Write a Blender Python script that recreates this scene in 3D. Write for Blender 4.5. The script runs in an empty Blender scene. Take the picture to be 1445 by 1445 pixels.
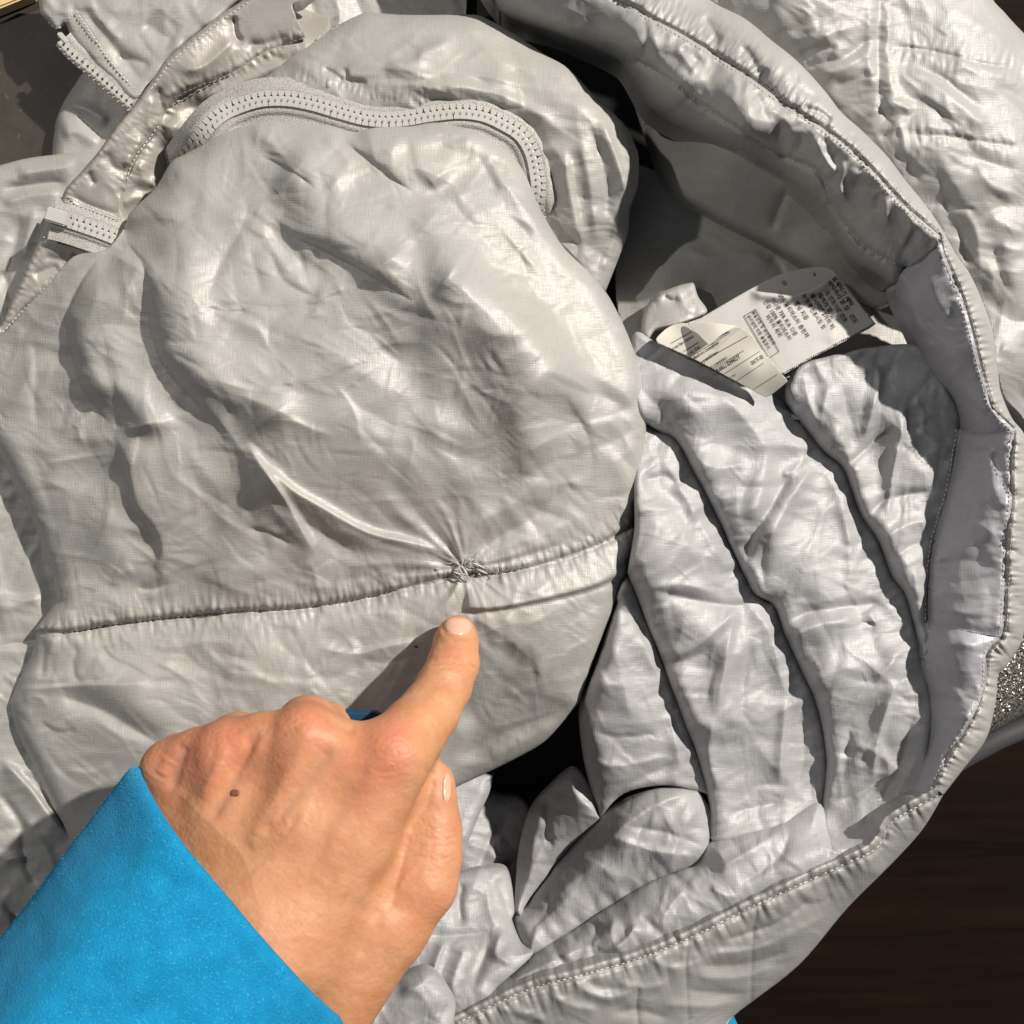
import bpy, math, random, time
import numpy as np
from mathutils import Vector, Matrix

# ------------------------------------------------------------------ units
S = 0.00027            # metres per millimetre-ish unit used while tracing (1 unit = 0.27 mm)
D = 1560.0             # camera height above the resting plane, in units
C0 = 722.5
scene = bpy.context.scene
col = scene.collection

# ------------------------------------------------------------------ camera, world, lamps, exposure
cam = bpy.data.cameras.new('camera')
cam_o = bpy.data.objects.new('camera', cam)
col.objects.link(cam_o)
cam_o.location = (0, 0, D * S)
cam_o.rotation_euler = (0, 0, 0)
cam.sensor_width = 36
cam.lens = 36 * D / (2 * C0)
cam.clip_start = 0.01
cam.clip_end = 30
scene.camera = cam_o

world = bpy.data.worlds.new('World')
scene.world = world
world.use_nodes = True
bg = world.node_tree.nodes['Background']
bg.inputs['Color'].default_value = (0.74, 0.83, 1.0, 1)
bg.inputs['Strength'].default_value = 0.085

def lamp(name, loc, energy, size, colour):
    l = bpy.data.lights.new(name, 'AREA')
    l.shape = 'DISK'
    l.size = size
    l.energy = energy
    l.color = colour
    o = bpy.data.objects.new(name, l)
    o.location = loc
    o.rotation_euler = (Vector((0, 0, 0)) - Vector(loc)).to_track_quat('-Z', 'Y').to_euler()
    col.objects.link(o)
    return o

lamp('ceiling_spot', (1.9, 1.25, 1.95), 168, 0.07, (1.0, 0.935, 0.845))
lamp('second_ceiling_spot', (-1.5, 0.63, 1.8), 15, 0.08, (1.0, 0.94, 0.85))

scene.view_settings.view_transform = 'Standard'
scene.view_settings.look = 'None'
scene.view_settings.exposure = 0.0
scene.view_settings.gamma = 1.0

# ------------------------------------------------------------------ maths helpers
def PT(s):
    return np.array([[float(c) for c in p.split(',')] for p in s.split()], dtype=np.float64)

def spline(P, closed=False, n=6):
    """Catmull-Rom through P; a repeated point is a corner."""
    P = np.asarray(P, dtype=np.float64)
    m = len(P)
    out = []
    rng = range(m if closed else m - 1)
    for i in rng:
        p1, p2 = P[i], P[(i + 1) % m]
        if np.allclose(p1, p2):
            continue
        p0 = P[(i - 1) % m] if closed else P[max(i - 1, 0)]
        p3 = P[(i + 2) % m] if closed else P[min(i + 2, m - 1)]
        L = np.linalg.norm(p2 - p1)
        m1 = (p2 - p0) * 0.5
        m2 = (p3 - p1) * 0.5
        for mm in (m1, m2):
            q = np.linalg.norm(mm)
            if q > L:
                mm *= L / q
        for k in range(n):
            t = k / n
            t2, t3 = t * t, t * t * t
            out.append((2*t3-3*t2+1)*p1 + (t3-2*t2+t)*m1 + (-2*t3+3*t2)*p2 + (t3-t2)*m2)
    if not closed:
        out.append(P[-1])
    return np.array(out)

def path_dist(u, v, P):
    """distance, signed distance (right of travel +, image axes), arc-length fraction, arc length."""
    u, v = np.asarray(u, float), np.asarray(v, float)
    seg = P[1:] - P[:-1]
    L = np.hypot(seg[:, 0], seg[:, 1])
    cum = np.concatenate([[0], np.cumsum(L)])
    best = np.full(u.shape, 1e9)
    sg = np.zeros(u.shape)
    arc = np.zeros(u.shape)
    for i in range(len(seg)):
        if L[i] < 1e-6:
            continue
        dx, dy = seg[i] / L[i]
        px, py = u - P[i, 0], v - P[i, 1]
        t = np.clip(px * dx + py * dy, 0, L[i])
        qx, qy = px - t * dx, py - t * dy
        d = qx * qx + qy * qy
        m = d < best
        best = np.where(m, d, best)
        sg = np.where(m, dx * py - dy * px, sg)
        arc = np.where(m, cum[i] + t, arc)
    return np.sqrt(best), sg, arc / max(cum[-1], 1e-6), arc

def in_poly(u, v, P):
    c = np.zeros(u.shape, bool)
    n = len(P)
    for i in range(n):
        x1, y1 = P[i]
        x2, y2 = P[(i + 1) % n]
        if y1 == y2:
            continue
        m = (y1 > v) != (y2 > v)
        xi = (x2 - x1) * (v - y1) / (y2 - y1) + x1
        c ^= m & (u < xi)
    return c

def nearest_on(u, v, P):
    Q = np.vstack([P, P[:1]])
    best = np.full(u.shape, 1e18)
    bu, bv = u.copy(), v.copy()
    for i in range(len(Q) - 1):
        d = Q[i + 1] - Q[i]
        L2 = d @ d
        if L2 < 1e-12:
            continue
        t = np.clip(((u - Q[i, 0]) * d[0] + (v - Q[i, 1]) * d[1]) / L2, 0, 1)
        x, y = Q[i, 0] + t * d[0], Q[i, 1] + t * d[1]
        q = (u - x) ** 2 + (v - y) ** 2
        m = q < best
        best = np.where(m, q, best)
        bu = np.where(m, x, bu)
        bv = np.where(m, y, bv)
    return bu, bv, np.sqrt(best)

def tps(pts, lam=0.0):
    """thin-plate surface through (u, v, z) anchors."""
    A = np.array(pts, dtype=np.float64)
    x = A[:, :2] / 1000.0
    n = len(x)
    def U(r2):
        return np.where(r2 > 1e-12, r2 * np.log(np.maximum(r2, 1e-12)), 0)
    r2 = ((x[:, None] - x[None]) ** 2).sum(-1)
    K = U(r2) + lam * np.eye(n)
    Pm = np.hstack([np.ones((n, 1)), x])
    M = np.zeros((n + 3, n + 3))
    M[:n, :n] = K
    M[:n, n:] = Pm
    M[n:, :n] = Pm.T
    w = np.linalg.solve(M, np.concatenate([A[:, 2], [0, 0, 0]]))
    def f(u, v):
        u, v = np.asarray(u, float), np.asarray(v, float)
        uu, vv = u / 1000.0, v / 1000.0
        z = w[n] + w[n + 1] * uu + w[n + 2] * vv
        for i in range(n):
            z = z + w[i] * U((uu - x[i, 0]) ** 2 + (vv - x[i, 1]) ** 2)
        return z
    return f

_perms = {}
def perlin(x, y, seed=0):
    if seed not in _perms:
        r = np.random.RandomState(seed + 11)
        _perms[seed] = (r.permutation(256), r.rand(256) * 2 * np.pi)
    p, ang = _perms[seed]
    xi, yi = np.floor(x).astype(int), np.floor(y).astype(int)
    xf, yf = x - xi, y - yi
    def g(ix, iy, dx, dy):
        a = ang[p[(p[ix & 255] + iy) & 255]]
        return np.cos(a) * dx + np.sin(a) * dy
    s = xf * xf * xf * (xf * (xf * 6 - 15) + 10)
    t = yf * yf * yf * (yf * (yf * 6 - 15) + 10)
    a = g(xi, yi, xf, yf)
    b = g(xi + 1, yi, xf - 1, yf)
    c = g(xi, yi + 1, xf, yf - 1)
    d = g(xi + 1, yi + 1, xf - 1, yf - 1)
    return (a + s * (b - a)) * (1 - t) + (c + s * (d - c)) * t      # about -0.7 .. 0.7

def crumple(u, v, scale, seed, angle=0.0, stretch=1.0, octv=3):
    """creased cloth: sharp-edged facets (absolute-value noise) warped by soft noise."""
    c, s = math.cos(math.radians(angle)), math.sin(math.radians(angle))
    a = (u * c + v * s) / (scale * stretch)
    b = (-u * s + v * c) / scale
    wx = perlin(a * 0.7, b * 0.7, seed + 1) * 0.9
    wy = perlin(a * 0.7 + 9, b * 0.7, seed + 2) * 0.9
    z = 0
    amp = 1.0
    f = 1.0
    for o in range(octv):
        n = perlin((a + wx) * f + 17 * o, (b + wy) * f + 5 * o, seed + 3 + o)
        z = z + amp * (0.32 - np.sqrt(n * n + 0.0012))
        f *= 2.05
        amp *= 0.47
    return z

def facets(z, u, v, box, n, R, slope, seed, ang=0, spread=90):
    """straight soft-shouldered creases between nearly flat planes, as thin nylon takes when it has been packed."""
    r = random.Random(seed)
    z = np.array(z, float)
    for i in range(n):
        x, y = r.uniform(box[0], box[2]), r.uniform(box[1], box[3])
        a = math.radians(r.gauss(ang, spread))
        Rl = r.uniform(*R)
        Rw = Rl * r.uniform(0.35, 0.7)
        m = (np.abs(u - x) < 2.2 * Rl) & (np.abs(v - y) < 2.2 * Rl)
        if not m.any():
            continue
        du, dv = u[m] - x, v[m] - y
        al = du * math.cos(a) + dv * math.sin(a)
        ac = -du * math.sin(a) + dv * math.cos(a)
        ac = ac + 0.003 * r.uniform(-1, 1) * al * al + 2.5 * np.sin(al / 17.0 + x)
        w = np.exp(-(al / Rl) ** 2 - (ac / Rw) ** 2)
        e = r.choice((1.2, 2.0, 4.0)) if Rl < 80 else r.uniform(6, 14)
        sgn = r.choice((-1, 1, 1))
        z[m] += sgn * slope * r.uniform(0.4, 1) * (Rw * 0.42 - np.sqrt(ac * ac + e * e)) * w
    return z

def folds(z, u, v, L, k=1.0, soft=False, wk=1.0):
    u, v, z = np.asarray(u, float), np.asarray(v, float), np.array(z, float)
    return _folds(z, u, v, L, k, soft, wk)

def _folds(z, u, v, L, k=1.0, soft=False, wk=1.0):
    """L: (path, height, left width, right width[, power[, taper]]); adds traced ridges (+) and creases (-)."""
    for f in L:
        P = spline(PT(f[0]) if isinstance(f[0], str) else f[0], n=5)
        h, wl, wr = f[1:4]
        if len(f) < 5 or f[4] not in ('k', 'r'):
            wl, wr = wl * wk, wr * wk
        p = f[4] if len(f) > 4 else 2
        tp = f[5] if len(f) > 5 else 0.22
        if p not in ('k', 'r'):
            lim = (0.95 if p == 'g' else 0.6 if p == 2 else 0.85) * max(wl, wr)
            h = k * max(-lim, min(lim, h))
        R = 3.2 * max(wl, wr) if p != 1 else 5 * max(wl, wr)
        if p == 'r':
            R = 3.8 * wr
        lo, hi = P.min(0) - R, P.max(0) + R
        m = (u > lo[0]) & (u < hi[0]) & (v > lo[1]) & (v < hi[1])
        if not m.any():
            continue
        d, sg, t, _ = path_dist(u[m], v[m], P)
        if p == 'k':        # raised ledge on the right of travel, sharp on the path, fading over wr
            q = h * 0.5 * (1 + np.tanh(sg / wl)) * np.exp(-(np.maximum(sg, 0) / wr) ** 2)
            q = q * np.exp(-np.maximum(d - np.abs(sg) - 1, 0) / 6.0)
        elif p == 'g':      # broad soft swell
            w = np.where(sg < 0, wl, wr)
            q = h * np.exp(-(d / w) ** 2)
        elif p == 'r':      # flank of a bulge: rises over wr on the right of travel, then levels out
            tt = np.clip(sg / wr, 0, 1)
            q = h * np.sqrt(1 - (1 - tt) ** 2) ** 1.15 * np.exp(-(np.maximum(sg - wr, 0) / (1.3 * wr)) ** 2)
            q = q * np.exp(-np.maximum(d - np.abs(sg) - 1, 0) / 8.0)
        else:
            w = np.where(sg < 0, wl, wr)
            if p == 2 and not soft:      # pulled cloth: crisp crest, hollow flanks
                q = h * np.exp(-(np.sqrt(d * d + 2.2) / (0.95 * w)) ** 1.4)
            else:
                q = h * np.exp(-(d / w) ** p)
        if tp > 0:
            tt = np.clip(np.minimum(t, 1 - t) / tp, 0, 1)
            if p in ('r', 'g'):      # wide forms fade by distance from their ends, so nothing jumps on the inner side of a bend
                L_ = np.hypot(*(P[1:] - P[:-1]).T).sum() * tp
                e0 = np.hypot(u[m] - P[0, 0], v[m] - P[0, 1])
                e1 = np.hypot(u[m] - P[-1, 0], v[m] - P[-1, 1])
                tt = np.clip(np.minimum(e0, e1) / L_, 0, 1) * np.exp(-np.maximum(d - np.abs(sg) - 1, 0) / 10.0)
        elif tp < 0:        # fades in at the start only
            tt = np.clip(t / -tp, 0, 1)
        if tp != 0:
            q = q * (tt * tt * (3 - 2 * tt))
        z[m] += q
    return z

def crinkle(z, u, v, box, dens, seed, slope=0.2, R=(10, 44), ang=0, spread=90):
    """many short hard creases of thin nylon; dens = square units per crease."""
    n = int((box[2] - box[0]) * (box[3] - box[1]) / dens)
    r = random.Random(seed)
    order = np.argsort(v, kind='stable')
    vs, us = v[order], u[order]
    zz = np.array(z, float)[order]
    for i in range(n):
        x, y = r.uniform(box[0], box[2]), r.uniform(box[1], box[3])
        a = math.radians(r.gauss(ang, spread))
        Rl = R[0] + (R[1] - R[0]) * r.random() ** 2
        Rw = Rl * r.uniform(0.22, 0.5)
        lo, hi = np.searchsorted(vs, (y - 2 * Rl, y + 2 * Rl))
        du, dv = us[lo:hi] - x, vs[lo:hi] - y
        k = np.abs(du) < 2 * Rl
        du, dv = du[k], dv[k]
        al = du * math.cos(a) + dv * math.sin(a)
        ac = -du * math.sin(a) + dv * math.cos(a) + r.uniform(-.006, .006) * al * al
        w = np.exp(-(al / Rl) ** 2 - (ac / Rw) ** 2)
        s = r.choice((-1, 1)) * slope * r.uniform(0.3, 1)
        t = r.uniform(-0.8, 0.8)
        seg = zz[lo:hi]
        seg[k] += s * (Rw * 0.4 - np.sqrt(ac * ac + 0.8) + t * ac) * w
        zz[lo:hi] = seg
    out = np.empty_like(zz)
    out[order] = zz
    return out

def wrinkles(z, u, v, ang, ln, wd, amp, seed, cover=0.5, patch=70):
    """patches of fine parallel wrinkles."""
    c, s = math.cos(math.radians(ang)), math.sin(math.radians(ang))
    bend = 16 * perlin(u / 55, v / 55, seed + 2) + 5 * perlin(u / 19, v / 19, seed + 5)
    a, b = (u * c + v * s), (-u * s + v * c) + bend
    n = perlin(a / ln, b / wd, seed)
    m = perlin(u / patch, v / patch, seed + 1) + 0.35 * perlin(u / (patch * .4), v / (patch * .4), seed + 3)
    k = np.clip((m + (cover - 0.5) * 1.2) / 0.25, 0, 1)
    return z + amp * (0.28 - np.sqrt(n * n + 0.002)) * k

def rays(z, u, v, cu, cv, amp, R, freq, seed):
    """gathers fanning out of one pulled point."""
    r = np.hypot(u - cu, v - cv)
    th = np.arctan2(v - cv, u - cu)
    n = perlin(np.cos(th) * freq + 7 + 0.004 * r, np.sin(th) * freq + 3, seed)
    n2 = perlin(np.cos(th) * freq * 2.3 + 1 + 0.01 * r, np.sin(th) * freq * 2.3, seed + 1)
    return z + amp * ((0.3 - np.sqrt(n * n + 0.002)) + 0.5 * (0.28 - np.abs(n2)) * np.exp(-r / (R * .5))) * np.exp(-r / R) * (r / (r + 10))

def creases(z, u, v, box, n, lens, ang, spread, h, seed, wide=14):
    """short random creases in thin nylon: one crisp side, one soft side."""
    r = random.Random(seed)
    L = []
    for i in range(n):
        x, y = r.uniform(box[0], box[2]), r.uniform(box[1], box[3])
        l = r.uniform(*lens) * r.choice((0.6, 1, 1))
        a = math.radians(r.gauss(ang, spread))
        b = a + r.gauss(0, 0.25)
        x2, y2 = x + l * 0.5 * math.cos(a), y + l * 0.5 * math.sin(a)
        x3, y3 = x2 + l * 0.5 * math.cos(b), y2 + l * 0.5 * math.sin(b)
        w1, w2 = r.uniform(1.4, 2.4), r.uniform(0.35, 1) * wide
        if r.random() < 0.5:
            w1, w2 = w2, w1
        L.append((np.array([[x, y], [x2, y2], [x3, y3]]), 0.5 * h * r.uniform(0.25, 1.0) * r.choice((1, 1, -0.8)), w1, w2, 1.3, 0.5))
    return folds(z, u, v, L)

def puckers(z, u, v, path, amp, reach, period, seed, side=0, groove=0, gw=4):
    """gathers running away from a sewn line; side -1 left of travel, 1 right, 0 both."""
    P = spline(PT(path) if isinstance(path, str) else path, n=5)
    R = reach * 4
    lo, hi = P.min(0) - R, P.max(0) + R
    m = (u > lo[0]) & (u < hi[0]) & (v > lo[1]) & (v < hi[1])
    if not m.any():
        return z
    d, sg, t, arc = path_dist(u[m], v[m], P)
    n1 = perlin(arc / period, sg / (reach * 2.5) + 3.3, seed)
    n2 = perlin(arc / (period * 0.43), sg / (reach * 1.6), seed + 7)
    a = (np.abs(n1) * 1.6 - 0.35 + n2 * 0.6)
    k = np.clip(d / 4, 0, 1) * 0.75 + 0.25
    q = amp * a * k * np.exp(-d / reach)
    if side:
        q = np.where(sg * side > 0, q, q * 0.12)
    if groove:
        q = q - groove * np.exp(-(d / gw) ** 1.5)
    z[m] += q
    return z

# ------------------------------------------------------------------ scene-graph helpers
def setp(o, label=None, cat=None, group=None, kind=None):
    for k, x in (('label', label), ('category', cat), ('group', group), ('kind', kind)):
        if x:
            o[k] = x
    return o

def empty(name, loc=(0, 0, 0)):
    o = bpy.data.objects.new(name, None)
    o.location = loc
    col.objects.link(o)
    return o

def to_world(u, v, z):
    k = (D - z) / D * S
    return np.stack([(u - C0) * k, -(v - C0) * k, z * S], -1)

def W(u, v, z):
    k = (D - z) / D * S
    return Vector(((u - C0) * k, -(v - C0) * k, z * S))

def mesh_np(name, co, faces, mat, parent=None, uv=None, smooth=True):
    """faces: list of (n,k) integer arrays."""
    me = bpy.data.meshes.new(name)
    nv = len(co)
    me.vertices.add(nv)
    me.vertices.foreach_set('co', np.asarray(co, np.float32).ravel())
    faces = [np.asarray(f, np.int32) for f in faces if len(f)]
    loops = np.concatenate([f.ravel() for f in faces])
    tot = np.concatenate([np.full(len(f), f.shape[1], np.int32) for f in faces])
    st = np.concatenate([[0], np.cumsum(tot)[:-1]]).astype(np.int32)
    me.loops.add(len(loops))
    me.loops.foreach_set('vertex_index', loops)
    me.polygons.add(len(tot))
    me.polygons.foreach_set('loop_start', st)
    me.polygons.foreach_set('loop_total', tot)
    if smooth:
        me.polygons.foreach_set('use_smooth', np.ones(len(tot), bool))
    me.update(calc_edges=True)
    if uv is not None:
        l = me.uv_layers.new(name='cloth')
        l.data.foreach_set('uv', np.asarray(uv, np.float32)[loops].ravel())
    me.validate()
    if mat is not None:
        me.materials.append(mat)
    o = bpy.data.objects.new(name, me)
    col.objects.link(o)
    if parent is not None:
        o.parent = parent
    return o

SHEETS = {}
def sheet(name, poly, zf, mat, parent=None, res=2.3, edge=None, edge_poly=None, edge_paths=None, skirt=14, n=6, key=None, blend=0.0):
    """one piece of cloth: outline + height; edge=(width, drop) rounds its border down like a filled tube;
    edge_paths restricts the rounding to some of its border."""
    P = spline(PT(poly) if isinstance(poly, str) else poly, closed=True, n=n)
    lo, hi = P.min(0) - res, P.max(0) + res
    us = np.arange(lo[0], hi[0] + res, res)
    vs = np.arange(lo[1], hi[1] + res, res)
    U, V = np.meshgrid(us, vs)
    ins = in_poly(U.ravel(), V.ravel(), P).reshape(U.shape)
    cell = ins[:-1, :-1] | ins[1:, :-1] | ins[:-1, 1:] | ins[1:, 1:]
    H, Wd = U.shape
    idx = np.arange(H * Wd).reshape(H, Wd)
    a, b, c, d_ = idx[:-1, :-1][cell], idx[:-1, 1:][cell], idx[1:, 1:][cell], idx[1:, :-1][cell]
    quads = np.stack([a, d_, c, b], -1)
    used, inv = np.unique(quads, return_inverse=True)
    quads = inv.reshape(quads.shape)
    u, v = U.ravel()[used].copy(), V.ravel()[used].copy()
    out = ~ins.ravel()[used]
    bu, bv, _ = nearest_on(u[out], v[out], P)
    u[out], v[out] = bu, bv
    z = zf(u, v).astype(np.float64)
    if edge:
        if edge_paths:
            d = np.full(u.shape, 1e9)
            for ep in edge_paths:
                dd = path_dist(u, v, spline(PT(ep) if isinstance(ep, str) else ep, n=n))[0]
                d = np.minimum(d, dd)
        else:
            E = P if edge_poly is None else spline(PT(edge_poly), closed=True, n=n)
            d = nearest_on(u, v, E)[2]
        f = np.clip(d / edge[0], 0, 1)
        z = z - edge[1] * ((1 - blend) * (1 - np.sqrt(np.maximum(0, 1 - (1 - f) ** 2))) + blend * (1 - f) ** 2)
    uv = np.stack([u, 1445 - v], -1) / 100.0
    faces = [quads]
    nv = len(u)
    # border wall
    e = np.concatenate([quads[:, [0, 1]], quads[:, [1, 2]], quads[:, [2, 3]], quads[:, [3, 0]]])
    key_ = np.sort(e, 1)
    kk = key_[:, 0].astype(np.int64) * nv + key_[:, 1]
    _, first, cnt = np.unique(kk, return_index=True, return_counts=True)
    be = e[first[cnt == 1]]
    if skirt and len(be):
        bvx = np.unique(be)
        mp = np.full(nv, -1)
        mp[bvx] = nv + np.arange(len(bvx))
        u2, v2, z2 = u[bvx], v[bvx], z[bvx] - skirt
        # keep the wall vertical in the world, not along the line of sight
        k1 = (D - z[bvx]) / (D - z2)
        u2 = (u2 - C0) * k1 + C0
        v2 = (v2 - C0) * k1 + C0
        faces.append(np.stack([be[:, 1], be[:, 0], mp[be[:, 0]], mp[be[:, 1]]], -1))
        co = np.vstack([to_world(u, v, z), to_world(u2, v2, z2)])
        uv = np.vstack([uv, np.stack([u2, 1445 - v2], -1) / 100.0])
    else:
        co = to_world(u, v, z)
    o = mesh_np(name, co, faces, mat, parent, uv)
    def zat(pu, pv):
        pu, pv = np.atleast_1d(pu).astype(float), np.atleast_1d(pv).astype(float)
        r = np.empty(pu.shape)
        for i in range(len(pu)):
            q = (u - pu[i]) ** 2 + (v - pv[i]) ** 2
            r[i] = z[np.argmin(q)]
        return r
    o_z = zat
    SHEETS[key or o.name] = zat
    return o

def resample(P, step):
    seg = np.hypot(*(P[1:] - P[:-1]).T)
    cum = np.concatenate([[0], np.cumsum(seg)])
    n = max(2, int(cum[-1] / step))
    s = np.linspace(0, cum[-1], n)
    return np.stack([np.interp(s, cum, P[:, 0]), np.interp(s, cum, P[:, 1])], -1)

def stitches(path, zat, mat, parent, pitch=7.5, length=5.2, r=1.0, lift=0.6, seed=1, name='stitching'):
    """a row of thread stitches lying in the cloth, joined."""
    P = resample(spline(PT(path) if isinstance(path, str) else path, n=6), 1.5)
    seg = np.hypot(*(P[1:] - P[:-1]).T)
    cum = np.concatenate([[0], np.cumsum(seg)])
    rr = random.Random(seed)
    co, fc = [], []
    s = 2.0
    while s < cum[-1] - length:
        p = [np.array([np.interp(x, cum, P[:, 0]), np.interp(x, cum, P[:, 1])]) for x in (s, s + length / 2, s + length)]
        zz = zat([q[0] for q in p], [q[1] for q in p])
        zz = [zz[0] - 0.5, max(zz[1], 0.5 * (zz[0] + zz[2])) + lift, zz[2] - 0.5]
        d = p[2] - p[0]
        L = np.linalg.norm(d)
        if L > 0.5:
            d /= L
            nrm = np.array([-d[1], d[0]])
            j = rr.uniform(-0.5, 0.5)
            b = len(co)
            for k, (q, zq) in enumerate(zip(p, zz)):
                w = r * (0.55 if k != 1 else 1.0)
                q = q + nrm * j
                co.append((q[0] + nrm[0] * w, q[1] + nrm[1] * w, zq))
                co.append((q[0], q[1], zq + w * 1.3))
                co.append((q[0] - nrm[0] * w, q[1] - nrm[1] * w, zq))
            for k in (0, 1):
                o = b + k * 3
                fc += [(o, o + 1, o + 4, o + 3), (o + 1, o + 2, o + 5, o + 4)]
        s += pitch * rr.uniform(0.9, 1.1)
    if not co:
        return None
    A = np.array(co)
    o = mesh_np(name, to_world(A[:, 0], A[:, 1], A[:, 2]), [np.array(fc)], mat, parent)
    o['kind'] = 'stuff'
    return o

def tube(pts, r, sides=8):
    """world-unit polyline (u,v,z) -> ring mesh arrays in units (u, v, z true position)."""
    co, fc = [], []
    pts = [Vector(p) for p in pts]
    n = len(pts)
    for i, p in enumerate(pts):
        t = (pts[min(i + 1, n - 1)] - pts[max(i - 1, 0)]).normalized()
        a = t.cross(Vector((0.13, 0.21, 1))).normalized()
        b = t.cross(a).normalized()
        ri = r[i] if hasattr(r, '__len__') else r
        for k in range(sides):
            th = 2 * math.pi * k / sides
            co.append(p + (a * math.cos(th) + b * math.sin(th)) * ri)
    for i in range(n - 1):
        for k in range(sides):
            k2 = (k + 1) % sides
            fc.append((i * sides + k, i * sides + k2, (i + 1) * sides + k2, (i + 1) * sides + k))
    return co, fc
# ------------------------------------------------------------------ materials
def new_mat(name):
    m = bpy.data.materials.new(name)
    m.use_nodes = True
    nt = m.node_tree
    return m, nt, nt.nodes['Principled BSDF']

def N(nt, t, **kw):
    n = nt.nodes.new(t)
    for k, x in kw.items():
        if k in n.inputs:
            n.inputs[k].default_value = x
        else:
            setattr(n, k, x)
    return n

def mixc(nt, fac, a, b, mode='MIX'):
    n = nt.nodes.new('ShaderNodeMix')
    n.data_type = 'RGBA'
    n.blend_type = mode
    for sock, x in ((n.inputs[0], fac), (n.inputs[6], a), (n.inputs[7], b)):
        if hasattr(x, 'is_linked') or hasattr(x, 'links'):
            nt.links.new(x, sock)
        elif isinstance(x, (int, float)):
            sock.default_value = x
        else:
            sock.default_value = (*x, 1)
    return n.outputs[2]

def ramp(nt, src, a, b, va=0.0, vb=1.0):
    n = nt.nodes.new('ShaderNodeMapRange')
    n.inputs['From Min'].default_value = a
    n.inputs['From Max'].default_value = b
    n.inputs['To Min'].default_value = va
    n.inputs['To Max'].default_value = vb
    nt.links.new(src, n.inputs['Value'])
    return n.outputs['Result']

def fabric(name, base, tint, rough=0.42, spec=0.5, weave=1.0, bump=0.25, sheen=0.0, metal=0.0, mottle=0.10):
    """thin woven nylon: thread streaks both ways, faint soiling, soft silky gloss."""
    m, nt, p = new_mat(name)
    uv = N(nt, 'ShaderNodeUVMap')
    def streak(su, sv, rot=0.0):
        mp = N(nt, 'ShaderNodeMapping')
        mp.inputs['Scale'].default_value = (su, sv, 1)
        mp.inputs['Rotation'].default_value = (0, 0, rot)
        nt.links.new(uv.outputs[0], mp.inputs['Vector'])
        n = N(nt, 'ShaderNodeTexNoise', Scale=1.0, Detail=2.0, Roughness=0.6)
        nt.links.new(mp.outputs[0], n.inputs['Vector'])
        return n.outputs['Fac']
    a = streak(5, 58, 0.06)
    b = streak(58, 5, 0.06)
    ad = N(nt, 'ShaderNodeMath', operation='ADD')
    nt.links.new(a, ad.inputs[0])
    nt.links.new(b, ad.inputs[1])
    th = ramp(nt, ad.outputs[0], 0.70, 1.30)
    big = streak(0.9, 1.1)
    stain = streak(0.35, 0.5, 0.7)
    c = mixc(nt, ramp(nt, big, 0.35, 0.68, 0, 1), base, tuple(x * (1 - mottle) for x in base))
    c = mixc(nt, ramp(nt, stain, 0.5, 0.72, 0, 0.55), c, tint)
    lo = 1 - 0.26 * weave
    dark = N(nt, 'ShaderNodeCombineColor')
    f = ramp(nt, th, 0, 1, lo, 1.0 + 0.06 * weave)
    for i in range(3):
        nt.links.new(f, dark.inputs[i])
    c = mixc(nt, 1.0, c, dark.outputs[0], 'MULTIPLY')
    nt.links.new(c, p.inputs['Base Color'])
    nt.links.new(ramp(nt, th, 0, 1, rough + 0.08, rough - 0.05), p.inputs['Roughness'])
    p.inputs['Specular IOR Level'].default_value = spec
    p.inputs['Metallic'].default_value = metal
    p.inputs['Sheen Weight'].default_value = sheen
    bp = N(nt, 'ShaderNodeBump', Strength=bump, Distance=0.0002)
    nt.links.new(th, bp.inputs['Height'])
    nt.links.new(bp.outputs[0], p.inputs['Normal'])
    return m

def plain(name, base, rough=0.5, spec=0.5, metal=0.0, var=0.12, scale=400, bump=0.1, dist=0.0002):
    m, nt, p = new_mat(name)
    tc = N(nt, 'ShaderNodeTexCoord')
    n = N(nt, 'ShaderNodeTexNoise', Scale=scale, Detail=3.0)
    nt.links.new(tc.outputs['Object'], n.inputs['Vector'])
    c = mixc(nt, n.outputs['Fac'], tuple(x * (1 - var) for x in base), tuple(min(1, x * (1 + var)) for x in base))
    nt.links.new(c, p.inputs['Base Color'])
    p.inputs['Roughness'].default_value = rough
    p.inputs['Specular IOR Level'].default_value = spec
    p.inputs['Metallic'].default_value = metal
    if bump:
        b = N(nt, 'ShaderNodeBump', Strength=bump, Distance=dist)
        nt.links.new(n.outputs['Fac'], b.inputs['Height'])
        nt.links.new(b.outputs[0], p.inputs['Normal'])
    return m

SILVER = (0.40, 0.395, 0.38)
M = {}
M['lining'] = fabric('silver_lining_nylon', SILVER, (0.395, 0.376, 0.34), rough=0.52, spec=0.45, metal=0.15, weave=0.5, bump=0.35)
M['baffle'] = fabric('silver_quilted_nylon', (0.385, 0.386, 0.398), (0.375, 0.372, 0.376), rough=0.53, spec=0.42, metal=0.11, weave=0.55, bump=0.4)
M['shell'] = fabric('silver_shell_nylon', (0.36, 0.358, 0.352), (0.352, 0.342, 0.325), rough=0.5, spec=0.4, weave=0.4, bump=0.3, metal=0.09)
M['hem'] = fabric('cool_shade_nylon', (0.36, 0.36, 0.392), (0.36, 0.357, 0.372), rough=0.47, spec=0.45, weave=0.35, bump=0.25, metal=0.14)  # cool bluish shade of the unlit right wall mixed into the base colour
M['facing'] = fabric('glossy_silver_facing', (0.36, 0.342, 0.315), (0.32, 0.30, 0.272), rough=0.45, spec=0.45, weave=0.35, bump=0.25, metal=0.16)
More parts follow.
